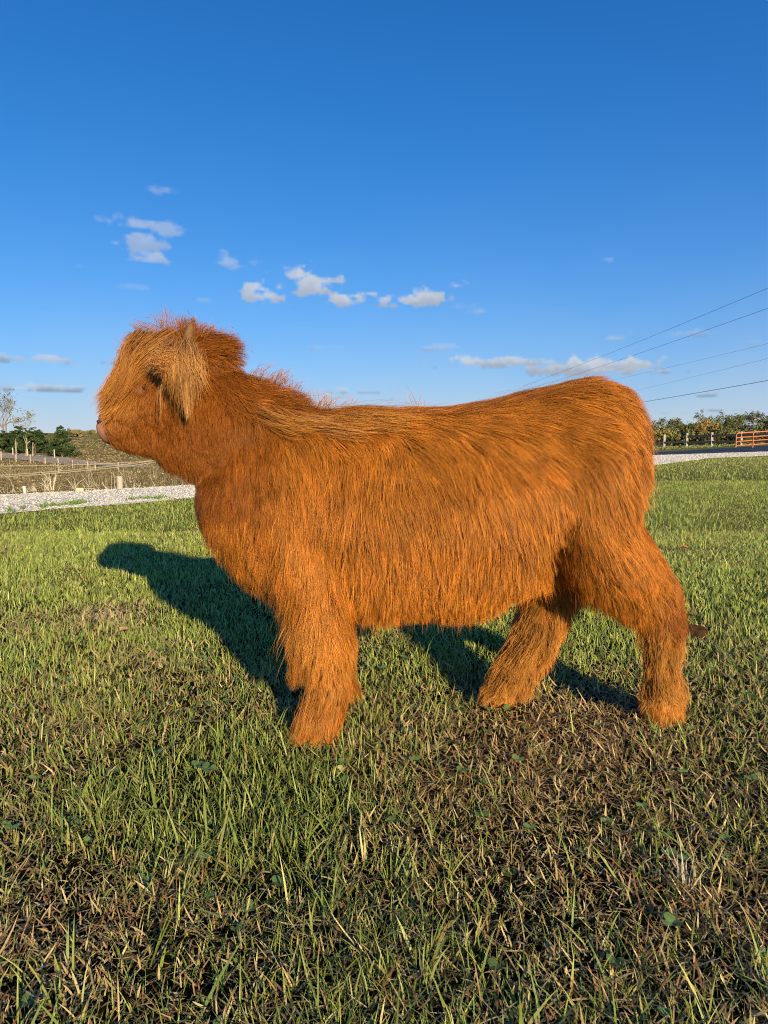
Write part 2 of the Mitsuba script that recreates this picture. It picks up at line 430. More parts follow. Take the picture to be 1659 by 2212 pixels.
torso = [station(488, 985, 1185, .095), station(548, 915, 1245, .14), station(625, 893, 1275, .175), station(725, 897, 1288, .20), station(850, 893, 1300, .225), station(960, 888, 1304, .24),
         station(1060, 872, 1285, .24), station(1160, 848, 1240, .225), station(1255, 826, 1205, .205), station(1312, 832, 1170, .18, rx=.09), station(1350, 862, 1130, .14, rx=.033)]
neck = [station(610, 862, 1120, .12), station(552, 822, 1090, .105), station(475, 790, 1058, .095, rx=.09), station(418, 770, 1030, .088, rx=.085), station(372, 860, 1012, .06, rx=.06)]
poll = [ball(400, 762, YM, .055), ball(470, 765, YM, .045), ball(430, 830, YM, .08)]
head = [(P(415, 815, YM), (.085, .095, .085)), (P(350, 850, YM), (.075, .088, .095)), (P(290, 888, YM), (.055, .068, .085))]
muzzle = [(P(290, 888, YM), (.055, .068, .085)), (P(246, 920, YM), (.046, .06, .056))]
jaw = [(P(400, 920, YM), (.07, .06, .09)), (P(300, 935, YM), (.05, .045, .055)), (P(255, 938, YM), (.03, .04, .028))]
front_near = [ball(640, 1110, YM - .075, .11), ball(685, 1270, YM - .13, .085), ball(708, 1400, YM - .17, .052), ball(715, 1450, 1.87, .044), ball(712, 1530, 1.86, .036), ball(692, 1570, 1.86, .046), (P(678, 1592, 1.855), (.056, .044, .03))]
front_far = [ball(650, 1130, YM + .10, .115), ball(700, 1270, YM + .12, .085), ball(725, 1370, YM + .12, .050), ball(732, 1405, 2.14, .048), ball(735, 1460, 2.13, .036), ball(737, 1488, 2.13, .045), (P(742, 1506, 2.13), (.05, .042, .03))]
hind_near = [ball(1262, 1000, YM - .09, .15), ball(1275, 1150, YM - .12, .118), ball(1345, 1230, YM - .12, .095), ball(1408, 1285, YM - .10, .066), ball(1428, 1340, YM - .09, .054), ball(1430, 1420, 1.965, .037), ball(1432, 1490, 1.96, .041), (P(1430, 1525, 1.96), (.052, .045, .032))]
hind_far = [ball(1240, 1000, YM + .10, .15), ball(1215, 1150, YM + .12, .12), ball(1200, 1240, YM + .11, .085), ball(1168, 1330, YM + .11, .066), ball(1150, 1388, 2.13, .062), ball(1110, 1448, 2.12, .054), ball(1088, 1482, 2.12, .050), (P(1077, 1503, 2.11), (.052, .045, .03))]
pieces = chain(torso) + chain(neck) + chain(head) + chain(muzzle) + chain(jaw) + [sphere_hull(poll), sphere_hull([head[1], jaw[0]]), sphere_hull([head[0], neck[-2]]), sphere_hull([jaw[0], neck[-1], neck[-2]])]
for leg in (front_near, front_far, hind_near, hind_far):
    pieces += chain(leg)
body = m3.Manifold.batch_boolean(pieces, m3.OpType.Add).refine_to_length(0.018)
bm_ = body.to_mesh()
body = trimesh.Trimesh(bm_.vert_properties[:, :3], bm_.tri_verts)
trimesh.smoothing.filter_taubin(body, 0.5, 0.53, 24)
NOSE = P(213, 915, YM)
bv = np.array(body.vertices)
# nostrils, a mouth line and the eye sockets are pushed into the skin
for side in (-1, 1):
    c = P(221, 908, YM) + np.array([0, side * .030, 0])
    dist = np.linalg.norm((bv - c) / np.array([.014, .02, .009]), axis=1)
    bv -= np.exp(-dist ** 2)[:, None] * np.array([-0.012, side * 0.006, -0.002])
hollow = np.linalg.norm((bv - P(1216, 1185, YM - .2)) * np.array([1, .35, .8]), axis=1)
bv[:, 1] += .045 * np.exp(-(hollow / .04) ** 2)
body.vertices = bv
bn = np.array(body.vertex_normals)
pink = smooth01(.074, .048, np.linalg.norm((bv - P(206, 922, YM)) * np.array([1, .6, .85]), axis=1))
lips = 0.7 * smooth01(.05, .02, np.linalg.norm((bv - P(228, 952, YM)) * np.array([1, .5, 1.6]), axis=1))
eye_at = P(341, 838, YM) + np.array([0, -.090, 0])
lid = .6 * smooth01(.034, .012, np.linalg.norm(bv - P(318, 834, YM) - np.array([0, -.085, 0]), axis=1))
skin = np.array([.16, .045, .008]) * np.ones((len(bv), 1))
skin = skin * (1 - pink[:, None]) + np.array([.47, .22, .14]) * pink[:, None]
skin = skin * (1 - lid[:, None]) + np.array([.50, .25, .14]) * lid[:, None]
scene['calf__body'] = cmesh(bv, np.array(body.faces), skin, 'skin_mat')
tag('calf', 'shaggy orange brown highland calf standing in profile on the lawn, facing left', 'calf')


# ------------------------------------------------------------------ calf: coat
# comb: frame position, hair direction in the frame (right, down), length m, lift off the skin, curl, colour number, density
HAIR = np.array([[.455, .160, .019],     # 0 body orange
                 [.27, .084, .010],    # 1 deep red brown
                 [.55, .27, .09],      # 2 pale forelock
                 [.54, .225, .042],    # 3 gold
                 [.55, .215, .036]])    # 4 lower legs
COMB = [
    (222, 880, -.75, .6, .03, .25, .1, 3), (245, 850, -.65, .75, .075, .22, .1, 3), (262, 800, -.55, .85, .085, .30, .15, 3), (285, 750, -.6, .6, .075, .5, .2, 3), (330, 715, -.75, -.1, .06, .25, .05, 1), (380, 700, .1, -.4, .055, .25, .05, 1), (440, 720, .7, -.1, .055, .28, .05, 1),
    (500, 750, .9, .1, .06, .28, .1, 1), (300, 830, -.3, .9, .035, .12, .1, 1), (340, 860, .1, 1, .03, .12, .1, 1), (240, 905, -.1, 1, .020, .1, .1, 1), (235, 945, .5, .9, .016, .1, .1, 1), (290, 905, .3, .95, .03, .12, .15, 1), (340, 900, .5, .85, .03, .12, .2, 1), (290, 965, .3, 1, .03, .15, .1, 1), (340, 990, .2, 1, .04, .2, .1, 1),
    (390, 950, .1, 1, .028, .12, .2, 1), (440, 900, .1, 1, .032, .15, .3, 1), (470, 820, .3, .7, .045, .25, .4, 1), (540, 820, .8, -.1, .06, .3, .1, 1), (600, 835, .85, -.1, .08, .3, .1, 1), (640, 870, .9, 0, .085, .35, .3, 1), (400, 1030, .1, 1, .045, .2, .2, 1), (450, 1000, .05, 1, .035, .12, .2, 1),
    (430, 1090, 0, 1, .045, .2, .2, 1), (460, 1150, .05, 1, .05, .15, .1, 0), (510, 1050, -.05, 1, .07, .10, .1, 1), (500, 1220, .25, 1, .07, .15, .1, 0), (570, 1290, .15, 1, .085, .1, .1, 0), (560, 950, .25, 1, .08, .15, .2, 1), (600, 1150, -.12, 1, .11, .12, .1, 0), (640, 960, .3, 1, .11, .15, .1, 0), (720, 900, .9, .25, .11, .3, .2, 0),
    (700, 1000, -.02, 1, .12, .12, .1, 0), (720, 1150, .0, 1, .12, .12, .1, 0), (800, 1000, .08, 1, .12, .10, .05, 0), (800, 1150, .05, 1, .12, .12, .05, 0), (800, 1280, .0, 1, .10, .12, .1, 0), (860, 880, .85, .3, .10, .25, .2, 0), (920, 940, .5, .85, .12, .15, .1, 0), (900, 1100, .12, 1, .12, .10, .05, 0), (930, 1300, 0, 1, .075, .15, .1, 0),
    (1000, 880, .9, .4, .11, .18, .1, 0), (1000, 1000, .4, .9, .12, .1, .05, 0), (1020, 1150, .12, 1, .12, .1, .05, 0), (1050, 1270, -.05, 1, .09, .15, .1, 0), (1120, 850, .95, .25, .10, .2, .1, 0), (1120, 950, .7, .65, .11, .1, .05, 0), (1130, 1080, .3, .95, .11, .1, .05, 0), (1150, 1200, .0, 1, .10, .15, .1, 0),
    (1250, 825, 1, .12, .10, .25, .1, 0), (1240, 900, .85, .5, .11, .1, .05, 0), (1230, 1010, .5, .85, .11, .1, .05, 0), (1210, 1110, .25, 1, .07, .15, .2, 0), (1214, 1180, .3, 1, .03, .05, .1, 1), (1230, 1190, .35, .9, .09, .2, .2, 0), (1330, 830, .9, .5, .065, .22, .1, 0), (1340, 900, .5, .85, .08, .10, .05, 0), (1380, 960, .15, 1, .075, .10, .05, 0), (1320, 1030, .4, .9, .10, .1, .05, 0),  # deep red brown in the flank hollow puts its shade into the hair
    (1395, 1080, -.05, 1, .06, .10, .1, 0), (1300, 1150, .55, .8, .09, .15, .1, 0), (1390, 1180, .25, 1, .06, .15, .15, 0), (1270, 1260, .45, .9, .085, .2, .1, 0), (1340, 1270, .45, .9, .075, .15, .15, 0), (1430, 1250, .4, .8, .055, .4, .3, 0), (1450, 1330, .3, .9, .065, .4, .6, 1), (1360, 1350, .3, .95, .07, .2, .2, 0), (1430, 1410, .1, 1, .05, .3, .8, 1),
    (1390, 1430, -.35, .9, .075, .4, .3, 4), (1460, 1470, .2, 1, .045, .3, .3, 4), (1430, 1500, -.1, 1, .065, .25, .2, 4), (1430, 1540, 0, 1, .05, .2, .1, 4),
    (660, 1230, -.05, 1, .11, .12, .1, 0), (650, 1330, -.10, 1, .13, .25, .05, 3), (655, 1400, -.10, 1, .11, .25, .05, 3), (740, 1330, .1, 1, .08, .12, .1, 0), (750, 1400, .05, 1, .045, .12, .2, 4), (700, 1450, -.1, 1, .055, .15, .1, 4), (720, 1510, -.25, 1, .065, .25, .1, 0), (690, 1560, -.35, .95, .065, .3, .1, 0), (650, 1590, -.35, 1, .06, .3, .1, 3), (720, 1590, .0, 1, .05, .2, .1, 0),
    (760, 1450, 0, 1, .022, .15, .2, 4), (1140, 1310, -.1, 1, .06, .45, .6, 0), (1200, 1330, .1, 1, .055, .45, .7, 0), (1120, 1400, -.5, .8, .065, .5, .6, 4), (1180, 1420, .2, .9, .06, .45, .6, 4), (1070, 1470, -.6, .7, .065, .5, .4, 4), (1110, 1490, -.2, 1, .055, .35, .3, 4), (1070, 1520, -.3, 1, .05, .3, .2, 4),
]
COMB = np.array(COMB, float)
cp = np.array([P(u, v, 1.88)[[0, 2]] for u, v in COMB[:, :2]])
cval = np.concatenate([COMB[:, 2:4] * [1, -1], COMB[:, 4:7], HAIR[COMB[:, 7].astype(int)]], 1)      # dx, dz, length, lift, curl, r, g, b


def comb(p):
    d2 = ((p[:, None, [0, 2]] - cp[None]) ** 2).sum(-1)
    w = 1 / (d2 + 0.0006) ** 2
    w /= w.sum(1, keepdims=True)
    return w @ cval


def vnoise(p, f, seed):
    return np.stack([meshkit.noise(p * f, seed + k) for k in range(3)], -1) - 0.5


def unit(a):
    return a / (np.linalg.norm(a, axis=-1, keepdims=True) + 1e-12)


def ribbons(pts, nrm, width, col, rng, tip=1.12, roundness=0.4):
    """each row of pts (n, k, 3) one tapering strand, its flat side turned towards nrm; rounded shading across the strand"""
    n, k, _ = pts.shape
    tan = unit(np.gradient(pts, axis=1))
    side = unit(np.cross(tan, nrm[:, None] + rng.normal(0, 0.28, (n, 1, 3))))
    up = np.cross(side, tan)
    prof = np.interp(np.linspace(0, 1, k), [0, .5, .8, 1], [1, .9, .65, 0])
    off = side * (0.5 * width[:, None] * prof[None])[..., None]
    v = np.concatenate([np.stack([pts[:, :-1] - off[:, :-1], pts[:, :-1] + off[:, :-1]], 2).reshape(n, -1, 3), pts[:, -1:]], 1)
    nn = np.concatenate([np.stack([up[:, :-1] - roundness * side[:, :-1], up[:, :-1] + roundness * side[:, :-1]], 2).reshape(n, -1, 3), up[:, -1:]], 1)
    m = 2 * k - 1
    f = []
    for s in range(k - 2):
        f += [[2 * s, 2 * s + 1, 2 * s + 3], [2 * s, 2 * s + 3, 2 * s + 2]]
    f.append([2 * k - 4, 2 * k - 3, 2 * k - 2])
    f = (np.array(f)[None] + np.arange(n)[:, None, None] * m).reshape(-1, 3)
    ramp = np.interp(np.linspace(0, 1, k), [0, .3, .6, 1], [.56, .84, 1.0, tip])  # darker roots: undercoat colour, plus the shade of hair partings put in
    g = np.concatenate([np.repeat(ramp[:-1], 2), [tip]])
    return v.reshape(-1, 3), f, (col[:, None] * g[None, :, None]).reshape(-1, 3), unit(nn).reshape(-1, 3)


def clump(pts, spacing, strength, rng, power=1.3):
    """draws the strands of each neighbourhood together towards their tips"""
    root = pts[:, 0]
    n = len(root)
    area = 3.0
    m = max(1, min(n // 3, int(area / spacing ** 2)))
    idx = rng.choice(n, m, replace=False)
    near = idx[cKDTree(root[idx]).query(root)[1]]
    clump.last = near
    k = pts.shape[1]
    w = (np.linspace(0, 1, k) ** power)[None, :, None] * (strength * rng.uniform(0.4, 1.0, n))[:, None, None]
    return pts * (1 - w) + pts[near] * w


def grow(p, nr, d, L, lift, curl, rng, k=5, jitter=0.12, wave=0.45):
    n = len(p)
    d = d + wave * vnoise(p, 9.0, 51) + 0.22 * vnoise(p, 28.0, 61) + rng.normal(0, jitter, (n, 3))
    inward = np.minimum((d * nr).sum(-1, keepdims=True), 0)
    t = unit(d - inward * nr * 0.92)
    lift = np.clip(lift + 0.25 * (meshkit.noise(p * 14.0, 77) - 0.45), 0.02, 1)[:, None]
    d0 = unit(t * (1 - lift) + nr * (lift + 0.22))
    d1 = unit(t + nr * lift * 0.35 + np.array([0, 0, -0.18]))
    pts = [p - nr * 0.006]
    ph = rng.uniform(0, 6.28, n) * 0.3 + 6.28 * meshkit.noise(p * 30, 88)
    bit = np.cross(t, nr)
    for s in np.linspace(0, 1, k - 1):
        dd = unit(d0 * (1 - s) + d1 * s + (curl * 1.3)[:, None] * (bit * np.sin(ph + s * 7)[:, None] + nr * np.cos(ph + s * 7)[:, None] * 0.7))
        pts.append(pts[-1] + dd * (L / (k - 1))[:, None])
    return np.stack(pts, 1)


hr = np.random.default_rng(5)
face_c = body.triangles_center
near_side = (face_c[:, 1] < YM + 0.03) | (face_c[:, 1] < YM + .2) & (face_c[:, 2] < 0.45)
weight = body.area_faces * np.where(near_side, 1.0, 0.25)
# short-haired head and legs need more strands for the same cover
short = np.interp(comb(face_c)[:, 2], [.02, .05, .12], [2.6, 1.5, 1.0])
weight = weight * short
NH = 262000
fi = hr.choice(len(face_c), NH, p=weight / weight.sum())
tri = body.triangles[fi]
b1, b2 = hr.uniform(0, 1, (2, NH))
flip = b1 + b2 > 1
b1, b2 = np.where(flip, 1 - b1, b1), np.where(flip, 1 - b2, b2)
root = tri[:, 0] + b1[:, None] * (tri[:, 1] - tri[:, 0]) + b2[:, None] * (tri[:, 2] - tri[:, 0])
nrm = bn[np.array(body.faces)[fi]].mean(1)
nrm = unit(nrm)
bare = np.maximum(smooth01(.074, .060, np.linalg.norm((root - P(206, 922, YM)) * np.array([1, .6, .85]), axis=1)), smooth01(.030, .018, np.linalg.norm(root - P(327, 836, YM) - np.array([0, -.085, 0]), axis=1)))
keep = (hr.uniform(0, 1, NH) > bare) & (root[:, 2] > 0.012)
root, nrm = root[keep], nrm[keep]
c = comb(root)
n = len(root)
d = np.stack([c[:, 0], np.zeros(n), c[:, 1]], -1)
guard = hr.uniform(0, 1, n) < .035
L = c[:, 2] * hr.uniform(0.65, 1.15, n) * np.where(guard, 1.2, 1.0)
pts = grow(root, nrm, unit(d), L, c[:, 3] + .08 * guard, c[:, 4], hr)
free = pts.copy()
leg = smooth01(.42, .30, root[:, 2])[:, None, None]
pts = clump(pts, 0.008, 0.55, hr)
lock_tone = hr.lognormal(0, .17, n)[clump.last]
soft = (1 - .75 * smooth01(.065, .03, L))[:, None, None]
pts = pts * (1 - soft) + clump(pts, 0.026, 0.55, hr, 1.4) * soft
lock_tone *= hr.lognormal(0, .13, n)[clump.last]
lock_tone = lock_tone ** soft[:, 0, 0]
pts = clump(pts, 0.060, 0.22, hr, 1.6)
pts = pts * (1 - leg) + clump(pts, 0.020, 0.8, hr, 1.0) * leg
pts[guard] = free[guard]
bt = cKDTree(bv)
for s_ in range(1, pts.shape[1]):
    ids = bt.query(pts[:, s_])[1]
    inside = ((pts[:, s_] - bv[ids]) * bn[ids]).sum(1)
    need = .004 + .003 * s_
    pts[:, s_] += bn[ids] * np.maximum(need - inside, 0)[:, None]
pts[:, :, 2] = np.maximum(pts[:, :, 2], 0.004)
tone = 0.80 + 0.5 * meshkit.fbm(root * 7, 3, 91)
col = c[:, 5:8] * (tone * lock_tone * hr.lognormal(-.03, .13, n) * np.where(guard, 1.35, 1.0))[:, None] * (1 + hr.normal(0, .05, (n, 3)))
width = hr.uniform(.0005, .0011, n)
brief = L < .055
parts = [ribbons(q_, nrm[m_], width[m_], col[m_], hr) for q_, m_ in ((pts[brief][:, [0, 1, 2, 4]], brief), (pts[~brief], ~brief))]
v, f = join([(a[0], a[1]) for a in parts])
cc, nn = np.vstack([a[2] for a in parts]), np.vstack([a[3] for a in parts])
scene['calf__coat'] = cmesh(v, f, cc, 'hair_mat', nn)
tag('calf__coat', 'long shaggy orange brown coat', kind='stuff')


def locks(name, specs, label, seed, curl=0.005, freq=30, width=(.0006, .0012), clumping=0.45):
    """hair of its own: each spec is (control points, number of strands, root spread, tip spread, colour)"""
    r = np.random.default_rng(seed)
    vs, fs, cs, ns, atv = [], [], [], [], 0
    for ctrl, count, rs, ts, colr in specs:
        ctrl = np.array(ctrl, float)
        k = 8
        t = np.linspace(0, 1, len(ctrl))
        tt = np.linspace(0, 1, k)
        base = np.stack([np.interp(tt, t, ctrl[:, i]) for i in range(3)], -1)
        for _ in range(2):
            base[1:-1] = (base[:-2] + 2 * base[1:-1] + base[2:]) / 4
        o0 = r.normal(0, 1, (count, 3)) * rs
        o1 = .6 * o0 / rs * ts + r.normal(0, 1, (count, 3)) * ts * .45
        s = r.uniform(0.55, 1.1, count)
        par = np.clip(np.linspace(0, 1, k)[None] * s[:, None], 0, 1.1)
        p = np.stack([np.interp(par, tt, base[:, i]) for i in range(3)], -1) + o0[:, None] * (1 - par[..., None]) + o1[:, None] * par[..., None] ** 1.2
        p += curl * par[..., None] * (np.stack([meshkit.noise(p * freq, seed + i) for i in range(3)], -1) - 0.5)
        p = clump(p, 0.16 / math.sqrt(count) * 4, clumping, r)
        a = ribbons(p, np.repeat([[0.1, -1, 0.2]], count, 0), r.uniform(*width, count), np.array(colr) * r.uniform(.7, 1.3, (count, 1)), r)
        vs.append(a[0])
        fs.append(a[1] + atv)
        cs.append(a[2])
        ns.append(a[3])
        atv += len(a[0])
    scene[name] = cmesh(np.vstack(vs), np.vstack(fs), np.vstack(cs), 'hair_mat', np.vstack(ns))
    tag(name, label, kind='stuff')


PALE, GOLD, RED, ORANGE = np.array((.58, .32, .12)), np.array((.475, .188, .036)), np.array((.36, .125, .022)), np.array((.48, .195, .034))
yn = YM - .10
ear = []
fr = np.random.default_rng(19)
for i in range(70):
    k = fr.uniform(0, 1)
    u1 = 322 + 114 * k + fr.uniform(-12, 12)
    v1 = 800 + 102 * math.exp(-((k - .70) / .24) ** 2) + fr.uniform(-38, 16)
    u0, v0 = 386 + fr.normal(0, 12) + (k - .5) * 46, 757 + fr.normal(0, 8)
    out_ = yn - .065 - fr.uniform(0, .03)
    ear.append(([P(u0, v0, yn - .01), P(u0 + (u1 - u0) * .35, v0 + 22, out_), P(u1 + (u0 - u1) * .25, (v0 + v1) / 2 + 8, out_ - .008), P(u1 + fr.uniform(-8, 8), v1, out_ + .03)], 62, .011, .018, (np.array((.53, .255, .08)) if fr.uniform() < .6 else GOLD) * fr.uniform(.65, 1.1)))
for i in range(7):
    ear.append(([P(398, 800, yn - .085), P(402, 850, yn - .085), P(408 + fr.uniform(-8, 8), 900 + fr.uniform(-12, 14), yn - .06)], 45, .009, .005, np.array((.56, .29, .105)) * fr.uniform(.8, 1.1)))
ear.append(([P(350, 832, yn - .06), P(345, 860, yn - .07), P(352, 890, yn - .05), P(338, 925, yn)], 9, .003, .006, (.55, .29, .10)))
locks('calf__ear_fringe', ear, 'pale tan hair hanging from the ear', 71)
fore = []
fr = np.random.default_rng(9)
for i in range(64):
    w = fr.uniform(-1, 1)
    y = YM + w * .095
    k = fr.uniform(0, 1)
    u0, v0 = 335 + fr.uniform(-40, 50), 745 + fr.uniform(-25, 25)
    out_ = (1 - abs(w)) * 14
    fore.append(([P(u0, v0, y * .5 + YM * .5), P(u0 - 38, v0 + 12 + 16 * k, y), P(266 - out_ + 30 * k, 800 + 20 * k, y), P(238 - out_ + 26 * k + fr.uniform(-6, 6), 850 + 10 * k, y), P(214 - out_ * .6 + 26 * k + fr.uniform(-10, 6), 884 + fr.uniform(-22, 4), y)], 80, .010, .012, (GOLD if fr.uniform() < .5 else ORANGE) * np.array(fr.uniform(.75, 1.1))))
for u, v, du, dv, m in ((365, 705, -6, -38, 60), (350, 705, -22, -22, 50), (310, 715, -28, -14, 60), (390, 700, 6, -16, 50), (290, 740, -35, -6, 40), (330, 708, -40, -10, 40), (440, 715, 18, -14, 60), (480, 728, 26, -8, 80), (505, 745, 24, -2, 80), (500, 765, 20, 14, 60), (270, 770, -28, 0, 30), (250, 820, -22, 10, 30), (460, 720, 22, -14, 60), (490, 735, 30, 4, 80), (410, 705, 14, -8, 40)):
    y = YM + fr.uniform(-.05, .05)
    fore.append(([P(u, v + 10, y), P(u + du * .4, v + dv * .5, y), P(u + du, v + dv, y)], int(m * .7), .018, .012, RED if u > 300 else ORANGE))
locks('calf__forelock', fore, 'golden brown forelock falling over the face', 72)
mane = []
for i in range(18):
    u, v = fr.uniform(590, 850), 0
    v = np.interp(u, [600, 700, 830], [905, 905, 895]) + fr.uniform(-18, 30)
    l = fr.uniform(50, 120)
    yb = YM - .10 - fr.uniform(0, .05)
    line = np.array([P(u - l * .5, v - 15, yb), P(u, v, yb - .03), P(u + l * .5, v + 14, yb - .045), P(u + l, v + fr.uniform(0, 30), yb - .05)])
    ids = bt.query(line)[1]
    line = bv[ids] + bn[ids] * np.array([[.012], [.035], [.045], [.045]])
    mane.append((line, 34, .013, .014, (.52, .23, .065) if fr.uniform() < .35 else ORANGE))
for u, v, du, dv, m in ((545, 812, 24, -16, 90), (575, 815, 30, -12, 90), (600, 825, 34, -14, 90), (620, 840, 36, -6, 90), (590, 820, 26, -26, 50), (635, 860, 30, -6, 70), (672, 868, 6, -44, 26), (690, 870, 22, -18, 60), (665, 865, -6, -16, 60), (700, 872, 34, -4, 60), (750, 874, 30, -10, 50), (880, 868, -8, -34, 14), (905, 868, 14, -24, 12)):
    y = YM + fr.uniform(-.04, .04)
    m = int(m * .55)
    mane.append(([P(u, v + (18 if u < 1000 else 24), y), P(u + du * .4, v + dv * .5, y), P(u + du * (.8 if u < 1000 else .7), v + dv * (.8 if u < 1000 else .3) + (0 if u < 1000 else 4), y)], m, .020, .016, RED if u < 660 else ORANGE))
locks('calf__mane', mane, 'wispy mane and stray hair along the neck and back', 73)

feather = []
for i in range(16):
    k = i / 15
    u0 = 648 + 55 * k
    yb = 1.835 + .02 * math.sin(i * 2.1)
    feather.append(([P(u0 + 6, 1320 + 30 * fr.uniform(-1, 1), yb + .03), P(u0 - 6 - 6 * (1 - k), 1385, yb), P(u0 - 12 - 8 * (1 - k), 1440, yb), P(u0 - 12 - 8 * (1 - k) + fr.uniform(-4, 4), 1492 - 18 * k + fr.uniform(-18, 8), yb + .01)], 110, .010, .010, GOLD * np.array([.95, .92, .8]) * fr.uniform(.75, 1.1)))
for i in range(70):
    leg_i = i % 2
    k = fr.uniform(0, 1)
    side = fr.uniform(-1, 1)
    if leg_i == 0:
        axis, yb, wd = np.array([[1408, 1290], [1428, 1370], [1430, 1440], [1432, 1500]]), 1.92, 46
    else:
        axis, yb, wd = np.array([[1185, 1300], [1160, 1370], [1115, 1440], [1080, 1490]]), 2.06, 52
    g = np.stack([np.interp(k * 3 + np.array([0, .35, .7, 1.0]), range(4), axis[:, j]) for j in (0, 1)], -1)
    off = side * wd * np.array([.55, .92, 1.05, 1.0 + .35 * fr.uniform(-.6, 1)]) + np.array([0, 6, -5, 7]) * fr.uniform(-1, 1)
    dep = .012 + .05 * (1 - abs(side))
    feather.append(([P(g[j, 0] + off[j], g[j, 1] + 22 * j / 3 * 1.0, yb - dep + .015) for j in range(4)], 75, .011, .011, np.array([.52, .22, .042]) * fr.uniform(.65, 1.15)))
for i in range(26):
    k = i / 25
    u0 = 660 + 60 * k
    feather.append(([P(u0 + 8, 1500 + fr.uniform(-20, 30), 1.845), P(u0 - 8 + 4 * k, 1545, 1.83), P(u0 - 22 + 18 * k, 1582, 1.815), P(u0 - 30 + 24 * k + fr.uniform(-5, 5), 1606 - 10 * k, 1.815)], 75, .010, .010, np.array([.48, .185, .03]) * fr.uniform(.65, 1.15)))
locks('calf__leg_feather', feather, 'long wavy golden hair hanging down the legs', 74, curl=.034, freq=60)

# horn, ear, eye, hooves
ha, hb, hc = P(405, 748, YM - .10), P(409, 714, YM - .115), P(417, 691, YM - .12)
hp = np.array([ha, (ha + hb) / 2, hb, (hb + hc) / 2 + np.array([-.002, 0, 0]), hc, hc + np.array([.004, 0, .003])])
hv, hf = tube(hp, [.017, .0145, .0115, .0085, .0072, .0045], 14)
hm = trimesh.Trimesh(hv, hf, process=False).subdivide()
hv = np.array(hm.vertices)
ring = meshkit.noise(np.stack([hv[:, 0] * 90, hv[:, 1] * 90, hv[:, 2] * 420], -1), 3)
hcol = np.array([.20, .11, .045]) * (0.55 + 0.9 * ring[:, None])
scene['calf__horn'] = cmesh(hv, np.array(hm.faces), hcol, 'skin_mat')
tag('calf__horn', 'short ridged brown horn with a blunt tip')
for side in (-1, 1):
    sp = trimesh.creation.icosphere(2)
    scene[numbered('calf__nostril')] = cmesh(np.array(sp.vertices) * np.array([.010, .006, .0055]) + bv[bt.query(P(223, 910, YM) + np.array([0, side * .060, 0]))[1]], np.array(sp.faces), np.tile([.07, .025, .02], (len(sp.vertices), 1)), 'skin_mat')
es = trimesh.creation.icosphere(3)
ev = np.array(es.vertices)
# the ear: a cupped leaf that points sideways towards the camera
t = ev[:, 1] * .5 + .5
leaf = np.stack([ev[:, 0] * .032 * np.sin(np.clip(t * 2.6 + .35, 0, 3.1)), -(1 - t) * .13, ev[:, 2] * .012 - (1 - t) ** 2 * .05 + np.abs(ev[:, 0]) * .012], -1) + P(398, 752, YM - .05)
scene['calf__ear'] = cmesh(leaf, np.array(es.faces), np.tile([.36, .16, .06], (len(leaf), 1)), 'skin_mat')
scene['eye_mat'] = plain([.012, .008, .006], 0.12, specular=0.6)
scene['calf__eye'] = mikit.ply((ev * np.array([.017, .012, .014]) + eye_at + np.array([0, .008, 0]), np.array(es.faces)), 'eye_mat', True)
hoof_shape = trimesh.creation.cylinder(1.0, 1.0, sections=24).subdivide().subdivide()
hv0 = np.array(hoof_shape.vertices)
for leg, cxo in ((front_near, .0), (front_far, .012), (hind_near, .004), (hind_far, -.008)):
    base = np.array(leg[-1][0])
    hv = hv0.copy()
    up_ = hv[:, 2] + .5
    hv[:, :2] *= (1.0 - .22 * up_)[:, None]
    hv[:, 0] -= .25 * (1 - up_)
    cleft = np.exp(-(hv[:, 1] / .13) ** 2) * (hv[:, 0] < -.2)
    hv[:, 0] += cleft * .35
    v = hv * np.array([.044, .038, .042]) + np.array([base[0] + cxo, base[1], .020])
    scene[numbered('calf__hoof')] = cmesh(v, np.array(hoof_shape.faces), np.array([.36, .21, .08]) * (.75 + .5 * meshkit.noise(v * 60, 2))[:, None], 'skin_mat')


# ------------------------------------------------------------------ trees
def leaves(p, size, col, rng, flat=0.0):
    n = len(p)
    a = unit(rng.normal(size=(n, 3)))
    b = unit(np.cross(a, rng.normal(size=(n, 3))))
    s = (size * rng.uniform(0.5, 1.3, n))[:, None]
    a, b = a * s, b * s * .7
    v = np.stack([p - a, p - b * .9, p + a, p + b], 1).reshape(-1, 3)
    f = (np.array([[0, 1, 2], [0, 2, 3]])[None] + np.arange(n)[:, None, None] * 4).reshape(-1, 3)
    return v, f, np.repeat(col, 4, 0)


def branches(base, height, rng, levels=3, spread=.5, r0=.12, kids=4, lean=(0, 0), thin=.65):
    out, tips = [], []

    def go(p, d, length, r, lev):
        k = 5
        pts = [p]
        for i in range(k):
            d2 = unit(d + rng.normal(0, .16, 3) + np.array([0, 0, .05]))
            pts.append(pts[-1] + d2 * length / k)
            d = d2
        rad = np.linspace(r, r * .45, k + 1)
        out.append(tube(pts, rad, 4 if lev else 6))
        if lev == 0:
            tips.extend(pts[2:])
            return
        tips.append(pts[-1])
        for i in range(kids + (lev == levels)):
            j = rng.integers(2, k + 1)
            dd = unit(d + rng.normal(0, spread, 3) * np.array([1, 1, .6]) + np.array([0, 0, .15]))
            go(pts[j], dd, length * rng.uniform(.5, .75), rad[j] * thin, lev - 1)

    go(np.array(base, float), unit(np.array([lean[0], lean[1], 1.0])), height * .5, r0, levels)
    v, f = join(out)
    return v, f, np.array(tips)


